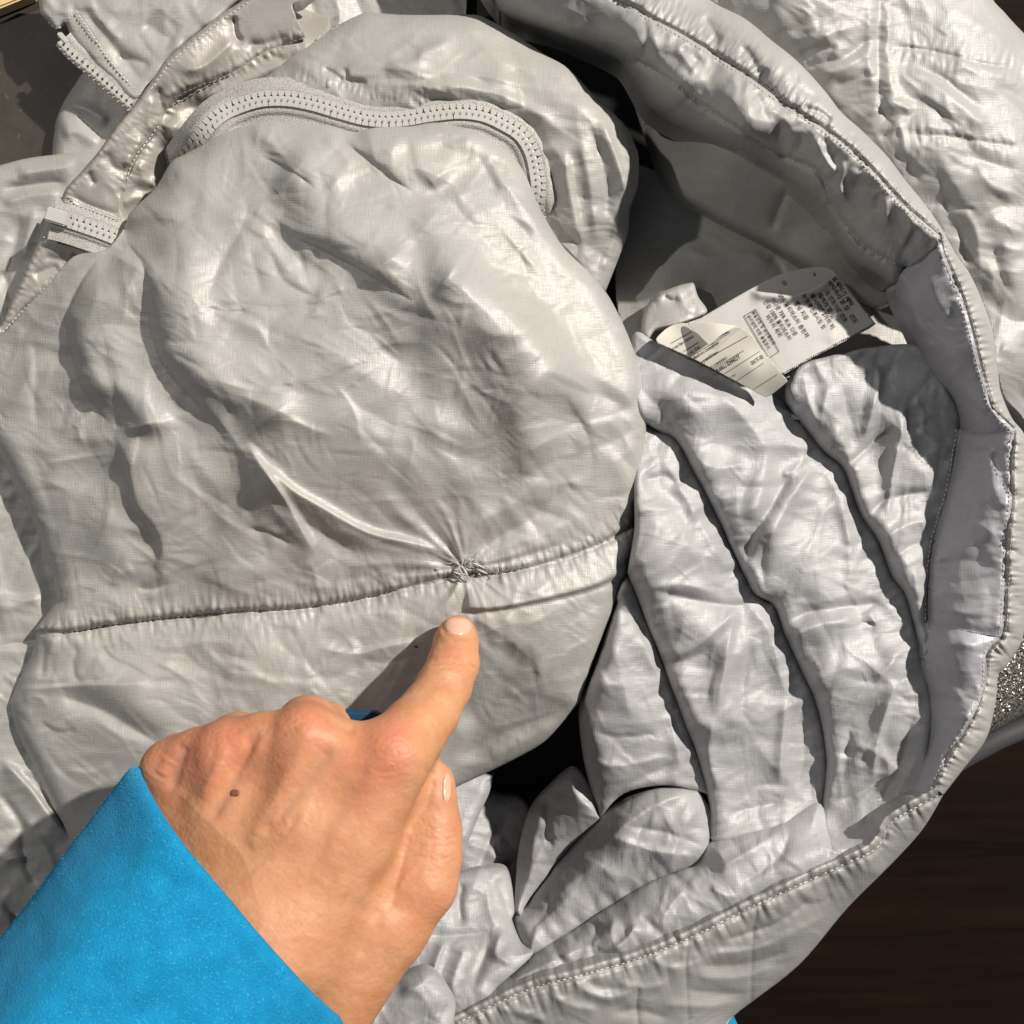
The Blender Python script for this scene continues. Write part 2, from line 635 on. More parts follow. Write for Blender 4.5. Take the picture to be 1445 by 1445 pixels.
M['deep'] = fabric('shade_darkened_nylon', (0.14, 0.137, 0.135), (0.13, 0.127, 0.125), rough=0.6, spec=0.2)  # same grey lining, with the shade of the cavity put into a darker colour
M['thread'] = plain('pale_grey_thread', (0.50, 0.48, 0.44), 0.55, 0.3, bump=0)
M['dark_thread'] = plain('dark_grey_thread', (0.16, 0.15, 0.14), 0.6, 0.3, bump=0)
M['zip_tooth'] = plain('grey_moulded_plastic', (0.44, 0.43, 0.41), 0.42, 0.5, var=0.05, bump=0)

def tape_mat():
    m, nt, p = new_mat('grey_woven_zip_tape')
    uv = N(nt, 'ShaderNodeUVMap')
    w = N(nt, 'ShaderNodeTexVoronoi', Scale=44.0)
    mp = N(nt, 'ShaderNodeMapping')
    mp.inputs['Scale'].default_value = (1.0, 1.5, 1)
    nt.links.new(uv.outputs[0], mp.inputs['Vector'])
    nt.links.new(mp.outputs[0], w.inputs['Vector'])
    c = mixc(nt, ramp(nt, w.outputs['Distance'], 0.1, 0.75), (0.46, 0.45, 0.43), (0.30, 0.29, 0.275))
    nt.links.new(c, p.inputs['Base Color'])
    p.inputs['Roughness'].default_value = 0.5
    b = N(nt, 'ShaderNodeBump', Strength=0.6, Distance=0.0003)
    b.invert = True
    nt.links.new(w.outputs['Distance'], b.inputs['Height'])
    nt.links.new(b.outputs[0], p.inputs['Normal'])
    return m
M['tape'] = tape_mat()

def skin_mat():
    m, nt, p = new_mat('skin')
    tc = N(nt, 'ShaderNodeTexCoord')
    at = N(nt, 'ShaderNodeVertexColor', layer_name='flush')
    n1 = N(nt, 'ShaderNodeTexNoise', Scale=90.0, Detail=4.0, Roughness=0.6)
    n2 = N(nt, 'ShaderNodeTexVoronoi', Scale=700.0)
    n3 = N(nt, 'ShaderNodeTexNoise', Scale=420.0, Detail=3.0)
    for n in (n1, n2, n3):
        nt.links.new(tc.outputs['Object'], n.inputs['Vector'])
    c = mixc(nt, ramp(nt, n1.outputs['Fac'], 0.35, 0.68), (0.53, 0.272, 0.145), (0.455, 0.203, 0.10))
    sp = ramp(nt, n3.outputs['Fac'], 0.60, 0.72, 0, 0.35)
    c = mixc(nt, sp, c, (0.40, 0.19, 0.10))
    sep = N(nt, 'ShaderNodeSeparateColor')
    nt.links.new(at.outputs['Color'], sep.inputs[0])
    c = mixc(nt, ramp(nt, sep.outputs[0], 0, 1, 0, 0.6), c, (0.52, 0.165, 0.10))
    c = mixc(nt, ramp(nt, sep.outputs[1], 0, 1, 0, 0.7), c, (0.30, 0.17, 0.13))
    nt.links.new(c, p.inputs['Base Color'])
    p.inputs['Roughness'].default_value = 0.55
    p.inputs['Specular IOR Level'].default_value = 0.4
    p.inputs['Subsurface Weight'].default_value = 0.12
    p.inputs['Subsurface Radius'].default_value = (0.004, 0.0015, 0.0008)
    p.inputs['Subsurface Scale'].default_value = 1.0
    ad = N(nt, 'ShaderNodeMath', operation='ADD')
    nt.links.new(n2.outputs['Distance'], ad.inputs[0])
    nt.links.new(n3.outputs['Fac'], ad.inputs[1])
    b = N(nt, 'ShaderNodeBump', Strength=0.12, Distance=0.0003)
    nt.links.new(ad.outputs[0], b.inputs['Height'])
    nt.links.new(b.outputs[0], p.inputs['Normal'])
    return m
M['skin'] = skin_mat()
M['nail'] = plain('fingernail', (0.62, 0.36, 0.255), 0.28, 0.5, var=0.04, bump=0)
M['nail_tip'] = plain('white_nail_edge', (0.78, 0.68, 0.58), 0.3, 0.5, var=0.04, bump=0)
M['mole'] = plain('brown_mole', (0.16, 0.065, 0.035), 0.5, 0.3, bump=0)

def fleece():
    m, nt, p = new_mat('cyan_blue_fleece')
    tc = N(nt, 'ShaderNodeTexCoord')
    n1 = N(nt, 'ShaderNodeTexNoise', Scale=170.0, Detail=6.0, Roughness=0.68)
    n2 = N(nt, 'ShaderNodeTexNoise', Scale=1500.0, Detail=2.0)
    for n in (n1, n2):
        nt.links.new(tc.outputs['Object'], n.inputs['Vector'])
    c = mixc(nt, ramp(nt, n1.outputs['Fac'], 0.4, 0.66), (0.0025, 0.185, 0.39), (0.005, 0.225, 0.45))
    c = mixc(nt, ramp(nt, n2.outputs['Fac'], 0.58, 0.74, 0, 0.35), c, (0.12, 0.44, 0.66))
    nt.links.new(c, p.inputs['Base Color'])
    p.inputs['Roughness'].default_value = 0.85
    p.inputs['Specular IOR Level'].default_value = 0.15
    p.inputs['Sheen Weight'].default_value = 0.25
    p.inputs['Sheen Tint'].default_value = (0.3, 0.75, 1, 1)
    b = N(nt, 'ShaderNodeBump', Strength=0.5, Distance=0.0006)
    ad = N(nt, 'ShaderNodeMath', operation='ADD')
    nt.links.new(n1.outputs['Fac'], ad.inputs[0])
    nt.links.new(n2.outputs['Fac'], ad.inputs[1])
    nt.links.new(ad.outputs[0], b.inputs['Height'])
    nt.links.new(b.outputs[0], p.inputs['Normal'])
    return m
M['fleece'] = fleece()
M['shaded_blue'] = plain('shaded_blue_cloth', (0.004, 0.045, 0.10), 0.6, 0.3, scale=900)  # blue cloth in shade, darkened through its base colour
M['label'] = fabric('white_satin_label', (0.44, 0.43, 0.42), (0.42, 0.40, 0.38), rough=0.55, spec=0.3, weave=0.2, bump=0.06, mottle=0.04)
M['cream'] = fabric('cream_paper_label', (0.62, 0.595, 0.54), (0.59, 0.56, 0.49), rough=0.55, spec=0.3, weave=0.1, bump=0.05, mottle=0.04)
M['ink'] = plain('black_print', (0.035, 0.033, 0.03), 0.6, 0.2, bump=0)

def wood():
    m, nt, p = new_mat('dark_brown_wood')
    tc = N(nt, 'ShaderNodeTexCoord')
    mp = N(nt, 'ShaderNodeMapping')
    mp.inputs['Rotation'].default_value = (0, 0, math.radians(-38))
    mp.inputs['Scale'].default_value = (4, 55, 1)
    nt.links.new(tc.outputs['Object'], mp.inputs['Vector'])
    n = N(nt, 'ShaderNodeTexNoise', Scale=1.6, Detail=5.0, Roughness=0.6, Distortion=0.6)
    nt.links.new(mp.outputs[0], n.inputs['Vector'])
    c = mixc(nt, ramp(nt, n.outputs['Fac'], 0.35, 0.68), (0.0045, 0.0023, 0.0015), (0.012, 0.0056, 0.0032))
    nt.links.new(c, p.inputs['Base Color'])
    p.inputs['Roughness'].default_value = 0.75
    p.inputs['Specular IOR Level'].default_value = 0.08
    return m
M['wood'] = wood()

def stone():
    m, nt, p = new_mat('mottled_brown_stone')
    tc = N(nt, 'ShaderNodeTexCoord')
    n = N(nt, 'ShaderNodeTexNoise', Scale=60.0, Detail=8.0, Roughness=0.65)
    n2 = N(nt, 'ShaderNodeTexNoise', Scale=400.0, Detail=3.0)
    nt.links.new(tc.outputs['Object'], n.inputs['Vector'])
    nt.links.new(tc.outputs['Object'], n2.inputs['Vector'])
    c = mixc(nt, ramp(nt, n.outputs['Fac'], 0.33, 0.68), (0.013, 0.011, 0.0085), (0.040, 0.033, 0.024))
    c = mixc(nt, ramp(nt, n2.outputs['Fac'], 0.62, 0.75, 0, 0.5), c, (0.12, 0.10, 0.08))
    nt.links.new(c, p.inputs['Base Color'])
    p.inputs['Roughness'].default_value = 0.55
    return m
M['stone'] = stone()
M['pale_wood'] = plain('pale_yellow_wood', (0.62, 0.45, 0.24), 0.5, 0.3, scale=120)

def glitter():
    m, nt, p = new_mat('silver_glitter_cloth')
    tc = N(nt, 'ShaderNodeTexCoord')
    v = N(nt, 'ShaderNodeTexVoronoi', Scale=2300.0)
    nt.links.new(tc.outputs['Object'], v.inputs['Vector'])
    sep = N(nt, 'ShaderNodeSeparateColor')
    nt.links.new(v.outputs['Color'], sep.inputs[0])
    c = mixc(nt, ramp(nt, sep.outputs[0], 0.2, 0.95), (0.07, 0.067, 0.06), (0.24, 0.23, 0.21))
    nt.links.new(c, p.inputs['Base Color'])
    p.inputs['Metallic'].default_value = 0.5
    p.inputs['Roughness'].default_value = 0.3
    geo = N(nt, 'ShaderNodeNewGeometry')
    sb = N(nt, 'ShaderNodeVectorMath', operation='SUBTRACT')
    sb.inputs[1].default_value = (0.5, 0.5, 0.5)
    nt.links.new(v.outputs['Color'], sb.inputs[0])
    sc = N(nt, 'ShaderNodeVectorMath', operation='SCALE')
    sc.inputs['Scale'].default_value = 1.1
    nt.links.new(sb.outputs[0], sc.inputs[0])
    ad = N(nt, 'ShaderNodeVectorMath', operation='ADD')
    nt.links.new(geo.outputs['Normal'], ad.inputs[0])
    nt.links.new(sc.outputs[0], ad.inputs[1])
    nm = N(nt, 'ShaderNodeVectorMath', operation='NORMALIZE')
    nt.links.new(ad.outputs[0], nm.inputs[0])
    nt.links.new(nm.outputs[0], p.inputs['Normal'])
    return m
M['glitter'] = glitter()
M['piping'] = plain('dark_grey_piping', (0.05, 0.05, 0.055), 0.6, 0.3, scale=900)
# ------------------------------------------------------------------ setting below the jacket
def slab(name, poly, z, t, mat, parent=None):
    P = PT(poly)
    top = [W(a, b, z) for a, b in P]
    bot = [Vector((p.x, p.y, p.z - t * S)) for p in top]
    n = len(P)
    fc = [list(range(n))[::-1], [n + i for i in range(n)]]
    fc += [[i, (i + 1) % n, n + (i + 1) % n, n + i] for i in range(n)]
    me = bpy.data.meshes.new(name)
    me.from_pydata(top + bot, [], fc)
    me.update()
    import bmesh
    bm = bmesh.new(); bm.from_mesh(me)
    bmesh.ops.recalc_face_normals(bm, faces=bm.faces)
    bmesh.ops.bevel(bm, geom=[e for e in bm.edges], offset=2.5 * S, segments=2, affect='EDGES')
    bm.to_mesh(me); bm.free()
    me.materials.append(mat)
    o = bpy.data.objects.new(name, me)
    col.objects.link(o)
    o.parent = parent
    return o

fl = mesh_np('floor', to_world(np.array([-9000., 9000, 9000, -9000]), np.array([-9000., -9000, 9000, 9000]), np.full(4, -900.)),
             [np.array([[3, 2, 1, 0]])], M['wood'])
fl['kind'] = 'structure'

tb = slab('stone_table', '-400,-500 800,-500 800,-60 330,300 120,900 100,1300 -400,1300', -8, 90, M['stone'])
setp(tb, 'mottled dark brown stone table top under the jacket, seen at the upper left corner', 'table')
pw = slab('wooden_board', '-300,-60 46,-60 46,-8 -6,13 -300,122', 14, 22, M['pale_wood'])
setp(pw, 'pale yellow wooden board edge in the extreme upper left corner', 'board')

# glittery seat cushion at the right, with a dark piped edge
cu = empty('glitter_cushion', W(1500, 900, -160))
def cushion_z(u, v):
    return -50 - 0.02 * (u - 1300) + 3 * perlin(u / 60, v / 60, 5)
o = sheet('cushion_top', '1000,300 1700,300 1700,800 1445,1008 1400,1034 1372,1052 1300,1085 1000,1085', cushion_z, M['glitter'], None, res=5, edge=(26, 24), skirt=6)
o.parent = cu; o.matrix_parent_inverse = Matrix.Translation(-cu.location)
edge = spline(PT('1740,806 1470,1012 1404,1044 1374,1060 1300,1095 1100,1102'), n=8)
zs = cushion_z(edge[:, 0], edge[:, 1]) - 34
kk = (D - zs) / D
co, fc = tube([((u - C0) * k, -(v - C0) * k, z) for (u, v), z, k in zip(edge, zs, kk)], 17, 10)
o = mesh_np('piping', np.array([list(c) for c in co]) * S, [np.array(fc)], M['piping'])
o.parent = cu; o.matrix_parent_inverse = Matrix.Translation(-cu.location)
o = slab('cushion_side', '1000,310 1690,310 1690,795 1440,1000 1370,1045 1300,1076 1000,1080', -92, 250, M['piping'])
o.parent = cu; o.matrix_parent_inverse = Matrix.Translation(-cu.location)
setp(cu, 'silver glitter seat cushion with dark piping, peeking out beyond the right hem of the jacket', 'cushion')
# ------------------------------------------------------------------ the jacket: one thing, each panel a part
J = empty('puffer_jacket', (0, 0, 0))
setp(J, 'silver grey quilted down jacket lying open, its inner pocket and lining turned out', 'jacket')

SEAM = '48,890 92,892 150,882 250,870 330,863 420,858 500,846 560,832 620,818 660,810 700,808 760,797 820,778 870,755 902,735'
PANEL_TOP = ('-40,480 0,474 35,436 69,401 104,362 149,352 175,322 183,301 221,263 242,228 262,217 286,202 316,182 361,170 409,170 '
             '462,174 488,183 503,186 529,180 578,177 611,170 637,174 671,183 701,202 723,217 742,247 757,284 793,346 831,384 855,412 876,450 896,498 908,540 912,600 909,680 902,735 902,735')
PANEL_LEFT = '48,890 48,890 80,848 80,848 74,813 62,779 45,734 21,685 0,644 -40,590 -40,590'
LOWER_RIGHT = '902,735 902,735 900,780 879,821 865,859 841,922 817,991 817,991 772,1043 734,1067 671,1098 640,1112 600,1130'
LOWER_LEFT = '450,1280 250,1340 104,1191 69,1129 45,1077 24,1035 14,994 21,973 45,921 52,892 48,890 48,890'
def rev(s):
    return ' '.join(s.split()[::-1])

pb_base = tps([(520,400,205),(600,600,190),(750,550,172),(850,560,140),(845,430,138),(740,300,168),(600,230,180),(430,200,170),(320,215,158),(250,290,160),(205,330,150),
    (300,420,188),(235,470,170),(160,450,140),(120,430,126),(300,620,172),(420,650,184),(250,700,152),(120,650,118),(40,560,94),(10,500,82),(60,720,98),(100,840,90),(880,640,120),
    (60,892,80),(150,882,86),(250,870,96),(420,858,106),(600,822,112),(760,797,112),(900,740,86),
    (640,880,114),(750,880,112),(860,850,80),(800,960,68),(730,1030,40),(650,1090,10),(400,950,112),(200,950,104),(60,930,74),(40,1020,62),(100,1150,50),(300,1050,92),(250,1300,40),(500,1130,60)])

PB_FOLDS = [
    # outlines of the overlapping bulges on the left
    ('332,623 304,595 256,547 228,509 214,470 209,436 208,405 201,370 183,346 176,318', 30, 2.5, 40, 'r', 0.3),
    ('446,789 415,754 374,700 332,623 290,575 256,547', 9, 9, 22, 2),
    ('159,606 156,599 138,578 114,543 99,491 93,450 100,429 118,394 145,356', 28, 2.5, 38, 'r', 0.25),
    ('138,470 150,520 165,570 172,600', -10, 12, 16),
    ('205,815 225,782 214,745 190,715 178,664 160,606', 13, 3.5, 40, 'k', 0.25),
    ('190,828 214,832 242,822', -9, 7, 4, 1.3), ('235,800 222,832 205,850', 7, 8, 8), ('190,800 165,815 160,830', 6, 8, 10),
    ('160,606 170,592 196,597', -10, 5, 8), ('196,597 190,640 182,664', 6, 3, 14),
    # pouch: big soft folds
    
    
    ('338,270 350,295 336,330 312,372 290,430', -9, 9, 13, 2), ('350,345 362,385 372,420', -7, 9, 12, 2),
    ('288,432 270,445 255,444', 5, 6, 6), ('290,432 320,441 353,438', -6, 3, 9, 1.3),
    ('300,440 340,452 380,472', 6, 8, 10), ('380,350 400,395 440,418 458,424', -9, 6, 12, 2),
    ('430,430 465,415 490,402', 6, 8, 4, 1.5),
    ('360,215 400,225 430,250 445,268', -8, 8, 9, 2),
    ('455,190 480,215 500,240', 7, 12, 10, 2),
    ('450,315 505,340 545,365 587,354', 6, 20, 20), ('545,285 570,300 600,318', 5, 4, 12, 1.5),
    ('478,455 520,470 540,490 575,520', -5, 12, 8, 1.6), ('520,470 535,478 565,505', 3, 3, 10, 1.4),
    
    ('660,440 690,470 735,470 800,430 830,410', 7, 18, 12, 2), ('690,566 730,574 800,606', 6, 16, 26, 2),
    ('770,500 830,525 880,555 900,580', 7, 18, 16, 2), ('760,520 800,545 850,560 890,575', -8, 12, 14, 2),
    ('800,600 850,590 895,570 905,540', -8, 12, 18, 2), ('815,640 835,605 880,590', 8, 14, 20, 2), ('820,640 870,620 905,600', -6, 12, 12),
    ('609,178 640,185 660,196 640,205 620,200', 10, 12, 12), ('690,235 705,250 718,268 745,300 795,350', 8, 6, 14, 1.6), ('672,215 690,245 705,275', -9, 8, 10, 2), ('690,222 710,232 712,250', -9, 5, 7),
    ('585,190 575,215 590,250 640,300', -8, 16, 18), ('640,240 700,310 760,390 800,430', 10, 40, 40),
    ('320,555 350,562 385,575 432,602 480,618', 6, 6, 12, 1.5), ('320,540 380,545 440,560', -4, 10, 16),
    ('440,500 500,520 540,545 600,570', 6, 18, 20), ('430,520 480,560 560,600', -6, 16, 16), ('470,540 500,580 510,630', 4, 4, 10, 1.5), ('600,600 640,640 700,650', -6, 20, 20),
    ('245,560 300,560 340,600', -7, 10, 18), ('380,440 440,450 480,470', -5, 14, 12), ('400,470 460,490 510,520', 6, 12, 16),
    # rays running into the gathered mend
    ('345,620 360,644 398,700 425,745 446,789', 14, 5, 14, 1.6), ('364,646 410,690 450,714 519,752 588,768 635,786', 15, 6, 24, 1.6, 0.15),
    ('375,680 410,720 450,750 520,790', -12, 14, 14, 2), ('470,735 540,765 600,782 640,793', -11, 12, 9, 2, 0.12),
    ('520,660 540,690 568,728 599,754 640,786', 9, 12, 10, 1.8, -0.7), ('520,700 560,745 600,775 636,790', -8, 10, 10, 2, -0.7),
    ('555,680 590,725 622,760 644,783', -7, 9, 9, 2, -0.7), ('830,625 782,662 720,714 680,735 655,762 648,782', 10, 16, 12, 2, -0.6),
    ('822,640 796,686 751,731 700,760 665,785', -13, 30, 16, 2, -0.5), ('850,715 790,745 720,770 672,790', 8, 18, 14, 2, -0.5), ('690,800 740,785 800,765', -9, 5, 9, 1.5, 0.15), ('480,800 560,795 630,800', 8, 12, 8, 2, 0.15), ('470,822 540,812 600,806', -5, 8, 8),
    ('500,830 520,815 560,805', 5, 5, 10), ('644,783 640,750 632,730', 5, 5, 5), ('656,786 664,760 668,735', -6, 5, 6),
    ('346,744 378,752 415,770', -10, 3, 9, 1.3), ('320,680 350,720 375,770 380,810', -5, 10, 14), ('430,790 445,810 450,840', 6, 8, 10), ('340,720 400,770 470,800', 5, 16, 18),
    # left lower layer
    ('0,575 25,560 45,520 48,485', 7, 12, 12), ('45,470 50,520 48,570 55,610', -6, 10, 6), ('70,605 105,600 125,585 140,570', 6, 5, 9, 1.5), ('60,655 100,648 155,640', 5, 4, 10, 1.5), ('100,560 115,600 108,630', 4, 5, 9),
    ('10,490 40,478 80,440 100,400', 6, 14, 12), ('30,600 60,680 80,760 95,860', -7, 16, 22),
    # lower strip and pocket slit
    ('884,806 848,824 810,836 760,848 700,859 652,860', 10, 1.6, 22, 'k', 0.06), ('650,866 700,864 760,853 810,841 848,829 882,811', -10, 2.4, 4, 1.3, 0.06),
    ('660,814 650,840 637,860 628,872', 7, 6, 7, 2, 0.12), ('668,815 655,845 640,868', -6, 5, 6, 2, 0.12), ('640,820 600,842 560,880', -8, 12, 16, 2), ('640,835 612,870 585,895', 6, 8, 10, 2),
    ('560,830 520,850 470,860 420,880', -6, 10, 14), ('445,912 500,922 545,912 600,903', 9, 4, 10, 1.6), ('450,905 500,900 510,915 480,930', -6, 8, 8),
    ('505,925 540,935 600,920', -6, 6, 10), ('480,985 500,950 510,930', -5, 10, 12), ('590,905 560,960 530,1010', 5, 12, 12),
    ('668,868 690,885 705,895 690,915', 9, 12, 10), ('690,870 740,880 800,862', 5, 9, 12), ('745,905 715,950 690,985 640,1030', -14, 26, 30, 2), ('705,895 730,915 700,960', 6, 9, 14),
    ('770,960 800,920 840,900', 5, 4, 12, 1.5), ('690,1030 740,1015 800,1000', 6, 5, 12, 1.5), ('640,1075 700,1040 760,1015 815,993', -14, 12, 18, 2), ('650,1095 700,1065 760,1035 800,1010', 10, 10, 10, 2), ('760,880 820,865 860,845', -4, 14, 14),
    ('110,905 104,935 106,955 120,965', -7, 5, 6, 1.6), ('62,900 62,930 58,960', -6, 4, 7, 1.5), ('75,900 72,925', 5, 6, 6), ('135,905 160,930 190,945 215,960', -5, 4, 10, 1.5), ('130,920 150,945 130,962', 4, 6, 8),
    ('20,972 60,971 110,967 150,966 220,962', 9, 4, 14, 1.5, 0.15), ('70,975 110,990 150,1005 200,1035 240,1060', -12, 18, 12, 2), ('30,985 55,985 70,1000', 6, 6, 10), ('55,1015 80,1033 110,1028', -5, 3, 9, 1.4),
    ('110,1125 140,1108 170,1095', 4, 5, 8), ('90,1085 130,1090 160,1075', 4, 4, 9, 1.5), ('300,930 340,940 380,960 450,965', 5, 6, 14, 1.6), ('250,905 280,940 330,960', -4, 12, 14), ('380,890 420,930 470,960', -4, 12, 12), ('200,905 240,915 300,905 360,915', 4, 8, 10),
]

PB_BIG = [
    ('595,432 545,402 500,376 450,350 410,330 376,298', 24, 3, 46, 'r', 0.3), ('372,300 395,340 430,372 480,405', -9, 16, 16, 'g', 0.3),
    ('592,276 560,256 530,232 500,210 478,192', 13, 3, 26, 'r', 0.3), ('452,272 425,250 395,232 360,216', 10, 3, 24, 'r', 0.3),
    ('585,345 612,372 645,405 724,464 772,530 803,601', 54, 42, 74, 'g', 0.25),
    ('640,640 700,600 760,580', 6, 40, 50, 'g', 0.3), ('430,560 500,610 560,690', 7, 40, 60, 'g', 0.3), ('560,470 580,540 620,600', -9, 40, 40, 'g', 0.3),
    ('250,760 330,800 420,820', 7, 30, 40, 'g', 0.3), ('150,700 170,780 200,840', 6, 26, 30, 'g', 0.3),
]

def pb_z(u, v):
    z = pb_base(u, v)
    z = folds(z, u, v, [q for q in PB_FOLDS if abs(q[1]) >= 12 or (len(q) > 4 and q[4] in ('k', 'r'))], 0.95, wk=1.15)
    z = folds(z, u, v, [q for q in PB_FOLDS if not (abs(q[1]) >= 12 or (len(q) > 4 and q[4] in ('k', 'r')))], 0.5)
    z = folds(z, u, v, PB_BIG)
    above = np.clip((860 - v) / 200, 0, 1)
    z = z + 1.5 * crumple(u, v, 110, 21, 30, 1.8, 2)
    z = facets(z, u, v, (100, 180, 900, 1080), 46, (60, 190), 0.16, 22, 30, 50)
    z = facets(z, u, v, (100, 180, 900, 1080), 150, (16, 75), 0.12, 24, 20, 60)
    z = crinkle(z, u, v, (0, 180, 910, 1100), 520, 25, 0.21, (10, 46), 25, 60)
    z = facets(z, u, v, (0, 480, 240, 1180), 24, (40, 110), 0.16, 23, -10, 40)
    z = z + 5 * perlin(u / 150, v / 120, 4)
    z = creases(z, u, v, (110, 180, 900, 1080), 90, (25, 95), 28, 38, 2.8, 7)
    z = creases(z, u, v, (0, 480, 240, 1180), 34, (25, 80), -8, 30, 2.4, 8)
    z = creases(z, u, v, (200, 880, 800, 1060), 30, (30, 110), -10, 22, 2.6, 9)
    z = wrinkles(z, u, v, 25, 60, 13, 1.4, 401, 0.40, 110)
    z = wrinkles(z, u, v, -50, 46, 10, 1.0, 411, 0.32, 90)
    z = rays(z, u, v, 655, 802, 16, 105, 2.6, 421)
    r = np.hypot((u - 657) / 1.5, v - 800)
    z = z + 9 * (0.25 - np.abs(perlin(u / 7, v / 5, 431))) * np.exp(-(r / 17) ** 2)
    z = puckers(z, u, v, SEAM, 6, 15, 13, 41, 0, groove=10, gw=3.6)
    # strip just below the seam lies a little lower than the pouch above it
    d, sg, t, a = path_dist(u, v, spline(PT(SEAM), n=5))
    z = z - 7 * np.exp(-(np.maximum(sg, 0) / 16) ** 2) * (sg > 0) * np.clip(d / 3, 0, 1)
    return z

UNION = PANEL_TOP + ' ' + ' '.join(LOWER_RIGHT.split()[2:]) + ' ' + LOWER_LEFT + ' ' + ' '.join(PANEL_LEFT.split()[2:])
# rounding only along the free borders
FREE = [' '.join(PANEL_TOP.split()[6:]) + ' ' + ' '.join(LOWER_RIGHT.split()[2:]), LOWER_LEFT, PANEL_LEFT]
o = sheet('inner_pocket', PANEL_TOP + ' ' + rev(SEAM) + ' ' + PANEL_LEFT, pb_z, M['lining'], J, res=1.9, edge=(30, 34), edge_paths=FREE, skirt=60, key='pb')
o['label'] = 'large puffed inner pocket bag with a gathered mend at its bottom seam'
o = sheet('pocket_band', SEAM + ' ' + LOWER_RIGHT + ' ' + LOWER_LEFT, pb_z, M['lining'], J, res=2.1, edge=(26, 30), edge_paths=FREE, skirt=60, key='pbl')
o['label'] = 'band of lining below the pocket seam with a slit opening'
stitches(SEAM, SHEETS['pb'], M['dark_thread'], J, 8, 6.2, 0.9, 0.2, 3)

# gathered mend: a knot of crumpled cloth and loose thread
rr = random.Random(5)
mend = empty('mend', W(655, 800, 118)); mend.parent = J
def child(o, p):
    o.parent = p
    o.matrix_parent_inverse = Matrix.Translation(-p.location)
for k in range(22):
    x0, y0 = rr.gauss(654, 22), rr.gauss(800, 6)
    a = rr.gauss(0.5, 0.7)
    l = rr.uniform(7, 24)
    b = rr.gauss(0, 0.7)
    zc = SHEETS['pb']([x0], [y0])[0]
    pts = []
    for i in range(6):
        t = i / 5
        x, y = x0 + l * t * math.cos(a + b * t), y0 + l * t * math.sin(a + b * t)
        pts.append(W(x, y, zc - 0.6 + 3.2 * math.sin(math.pi * t)) / S)
    co, fc = tube(pts, [0.5, 1.0, 1.25, 1.25, 0.9, 0.5] if k % 2 else [0.5] * 6, 7)
    child(mesh_np('thread_loop', np.array([list(c) for c in co]) * S, [np.array(fc)], M['thread'] if k % 3 == 0 else M['lining']), mend)
mend['label'] = 'gathered mend of puckered cloth and loose thread'
# a speck of dirt above the fingertip
zs_ = SHEETS['pbl']([586], [912.5])[0]
co, fc = tube([W(584.5, 912, zs_) / S, W(586.5, 912.5, zs_ + 1) / S, W(588.5, 913.5, zs_) / S], [0.6, 1.6, 0.6], 7)
mesh_np('speck', np.array([list(c) for c in co]) * S, [np.array(fc)], M['ink'], J)

# ---- upper flap of puffed lining above the zip
T_POLY = ('263,217 285,196 318,160 350,130 400,88 440,60 450,52 485,31 516,17 516,17 575,21 671,21 692,29 727,48 768,76 803,97 848,145 879,173 893,197 901,221 900,263 889,294 886,329 872,367 855,410 '
          '855,410 832,386 800,350 775,330 752,300 742,243 722,202 698,188 645,176 574,186 510,186 435,166 362,162 316,186')
t_base = tps([(270,214,110),(400,100,130),(500,40,120),(600,30,122),(720,55,118),(560,110,156),(450,112,146),(660,125,156),(780,130,150),(850,170,146),(890,240,124),(830,240,140),(860,330,92),(800,320,110),(855,400,70),
    (402,138,136),(514,165,138),(608,160,141),(682,160,141),(737,188,135),(759,239,124),(510,190,112),(640,180,114),(362,166,108),(742,250,100),(330,160,128)])
T_FOLDS = [
    ('540,92 588,86 600,72 645,55', 9, 8, 14, 1.6), ('450,88 520,90 600,105 700,110 770,130', 7, 12, 14), ('480,60 520,75 570,80', 5, 8, 12), ('580,120 640,105 700,120', -7, 12, 10),
    ('560,92 620,118 690,130 760,160 800,190', 8, 9, 16, 1.7), ('700,100 770,110 830,150', -6, 14, 14), ('640,60 720,90 800,140 850,190 870,240', 6, 20, 20),
    ('845,160 862,200 878,250 884,282', 8, 5, 12, 1.6), ('830,165 845,215 858,270 850,320', -7, 10, 8), ('796,204 800,250 810,300 824,362', 9, 7, 13, 1.7), ('815,190 830,250 838,310 842,350', 6, 12, 8),
    ('869,325 850,355 840,388', -13, 6, 7), ('885,290 868,330 848,392', 7, 6, 6), ('800,330 815,345 812,372 830,380', -9, 7, 8), ('890,225 880,270 868,315', 6, 4, 10, 1.5),
    ('455,95 480,110 486,118', -6, 4, 6, 1.4), ('488,92 492,112 520,116', -7, 3.5, 7, 1.4), ('520,118 600,122 660,142', 5, 6, 9),
]
def t_z(u, v):
    z = folds(t_base(u, v), u, v, T_FOLDS)
    z = z + 1.5 * crumple(u, v, 80, 51, 18, 2.0, 2)
    z = facets(z, u, v, (280, 20, 900, 390), 60, (25, 90), 0.24, 52, 15, 40)
    z = crinkle(z, u, v, (270, 20, 900, 400), 620, 53, 0.22, (10, 50), 15, 45)
    z = wrinkles(z, u, v, 12, 70, 11, 3.2, 441, 0.5, 90)
    z = creases(z, u, v, (280, 20, 900, 200), 40, (30, 110), 8, 25, 3, 17)
    z = creases(z, u, v, (790, 150, 900, 390), 14, (30, 80), 80, 20, 3, 18)
    z = puckers(z, u, v, '285,200 316,165 361,124 402,114 440,118 480,127 514,137 560,146 620,150 680,152', 4.5, 12, 9, 61, -1)
    return z
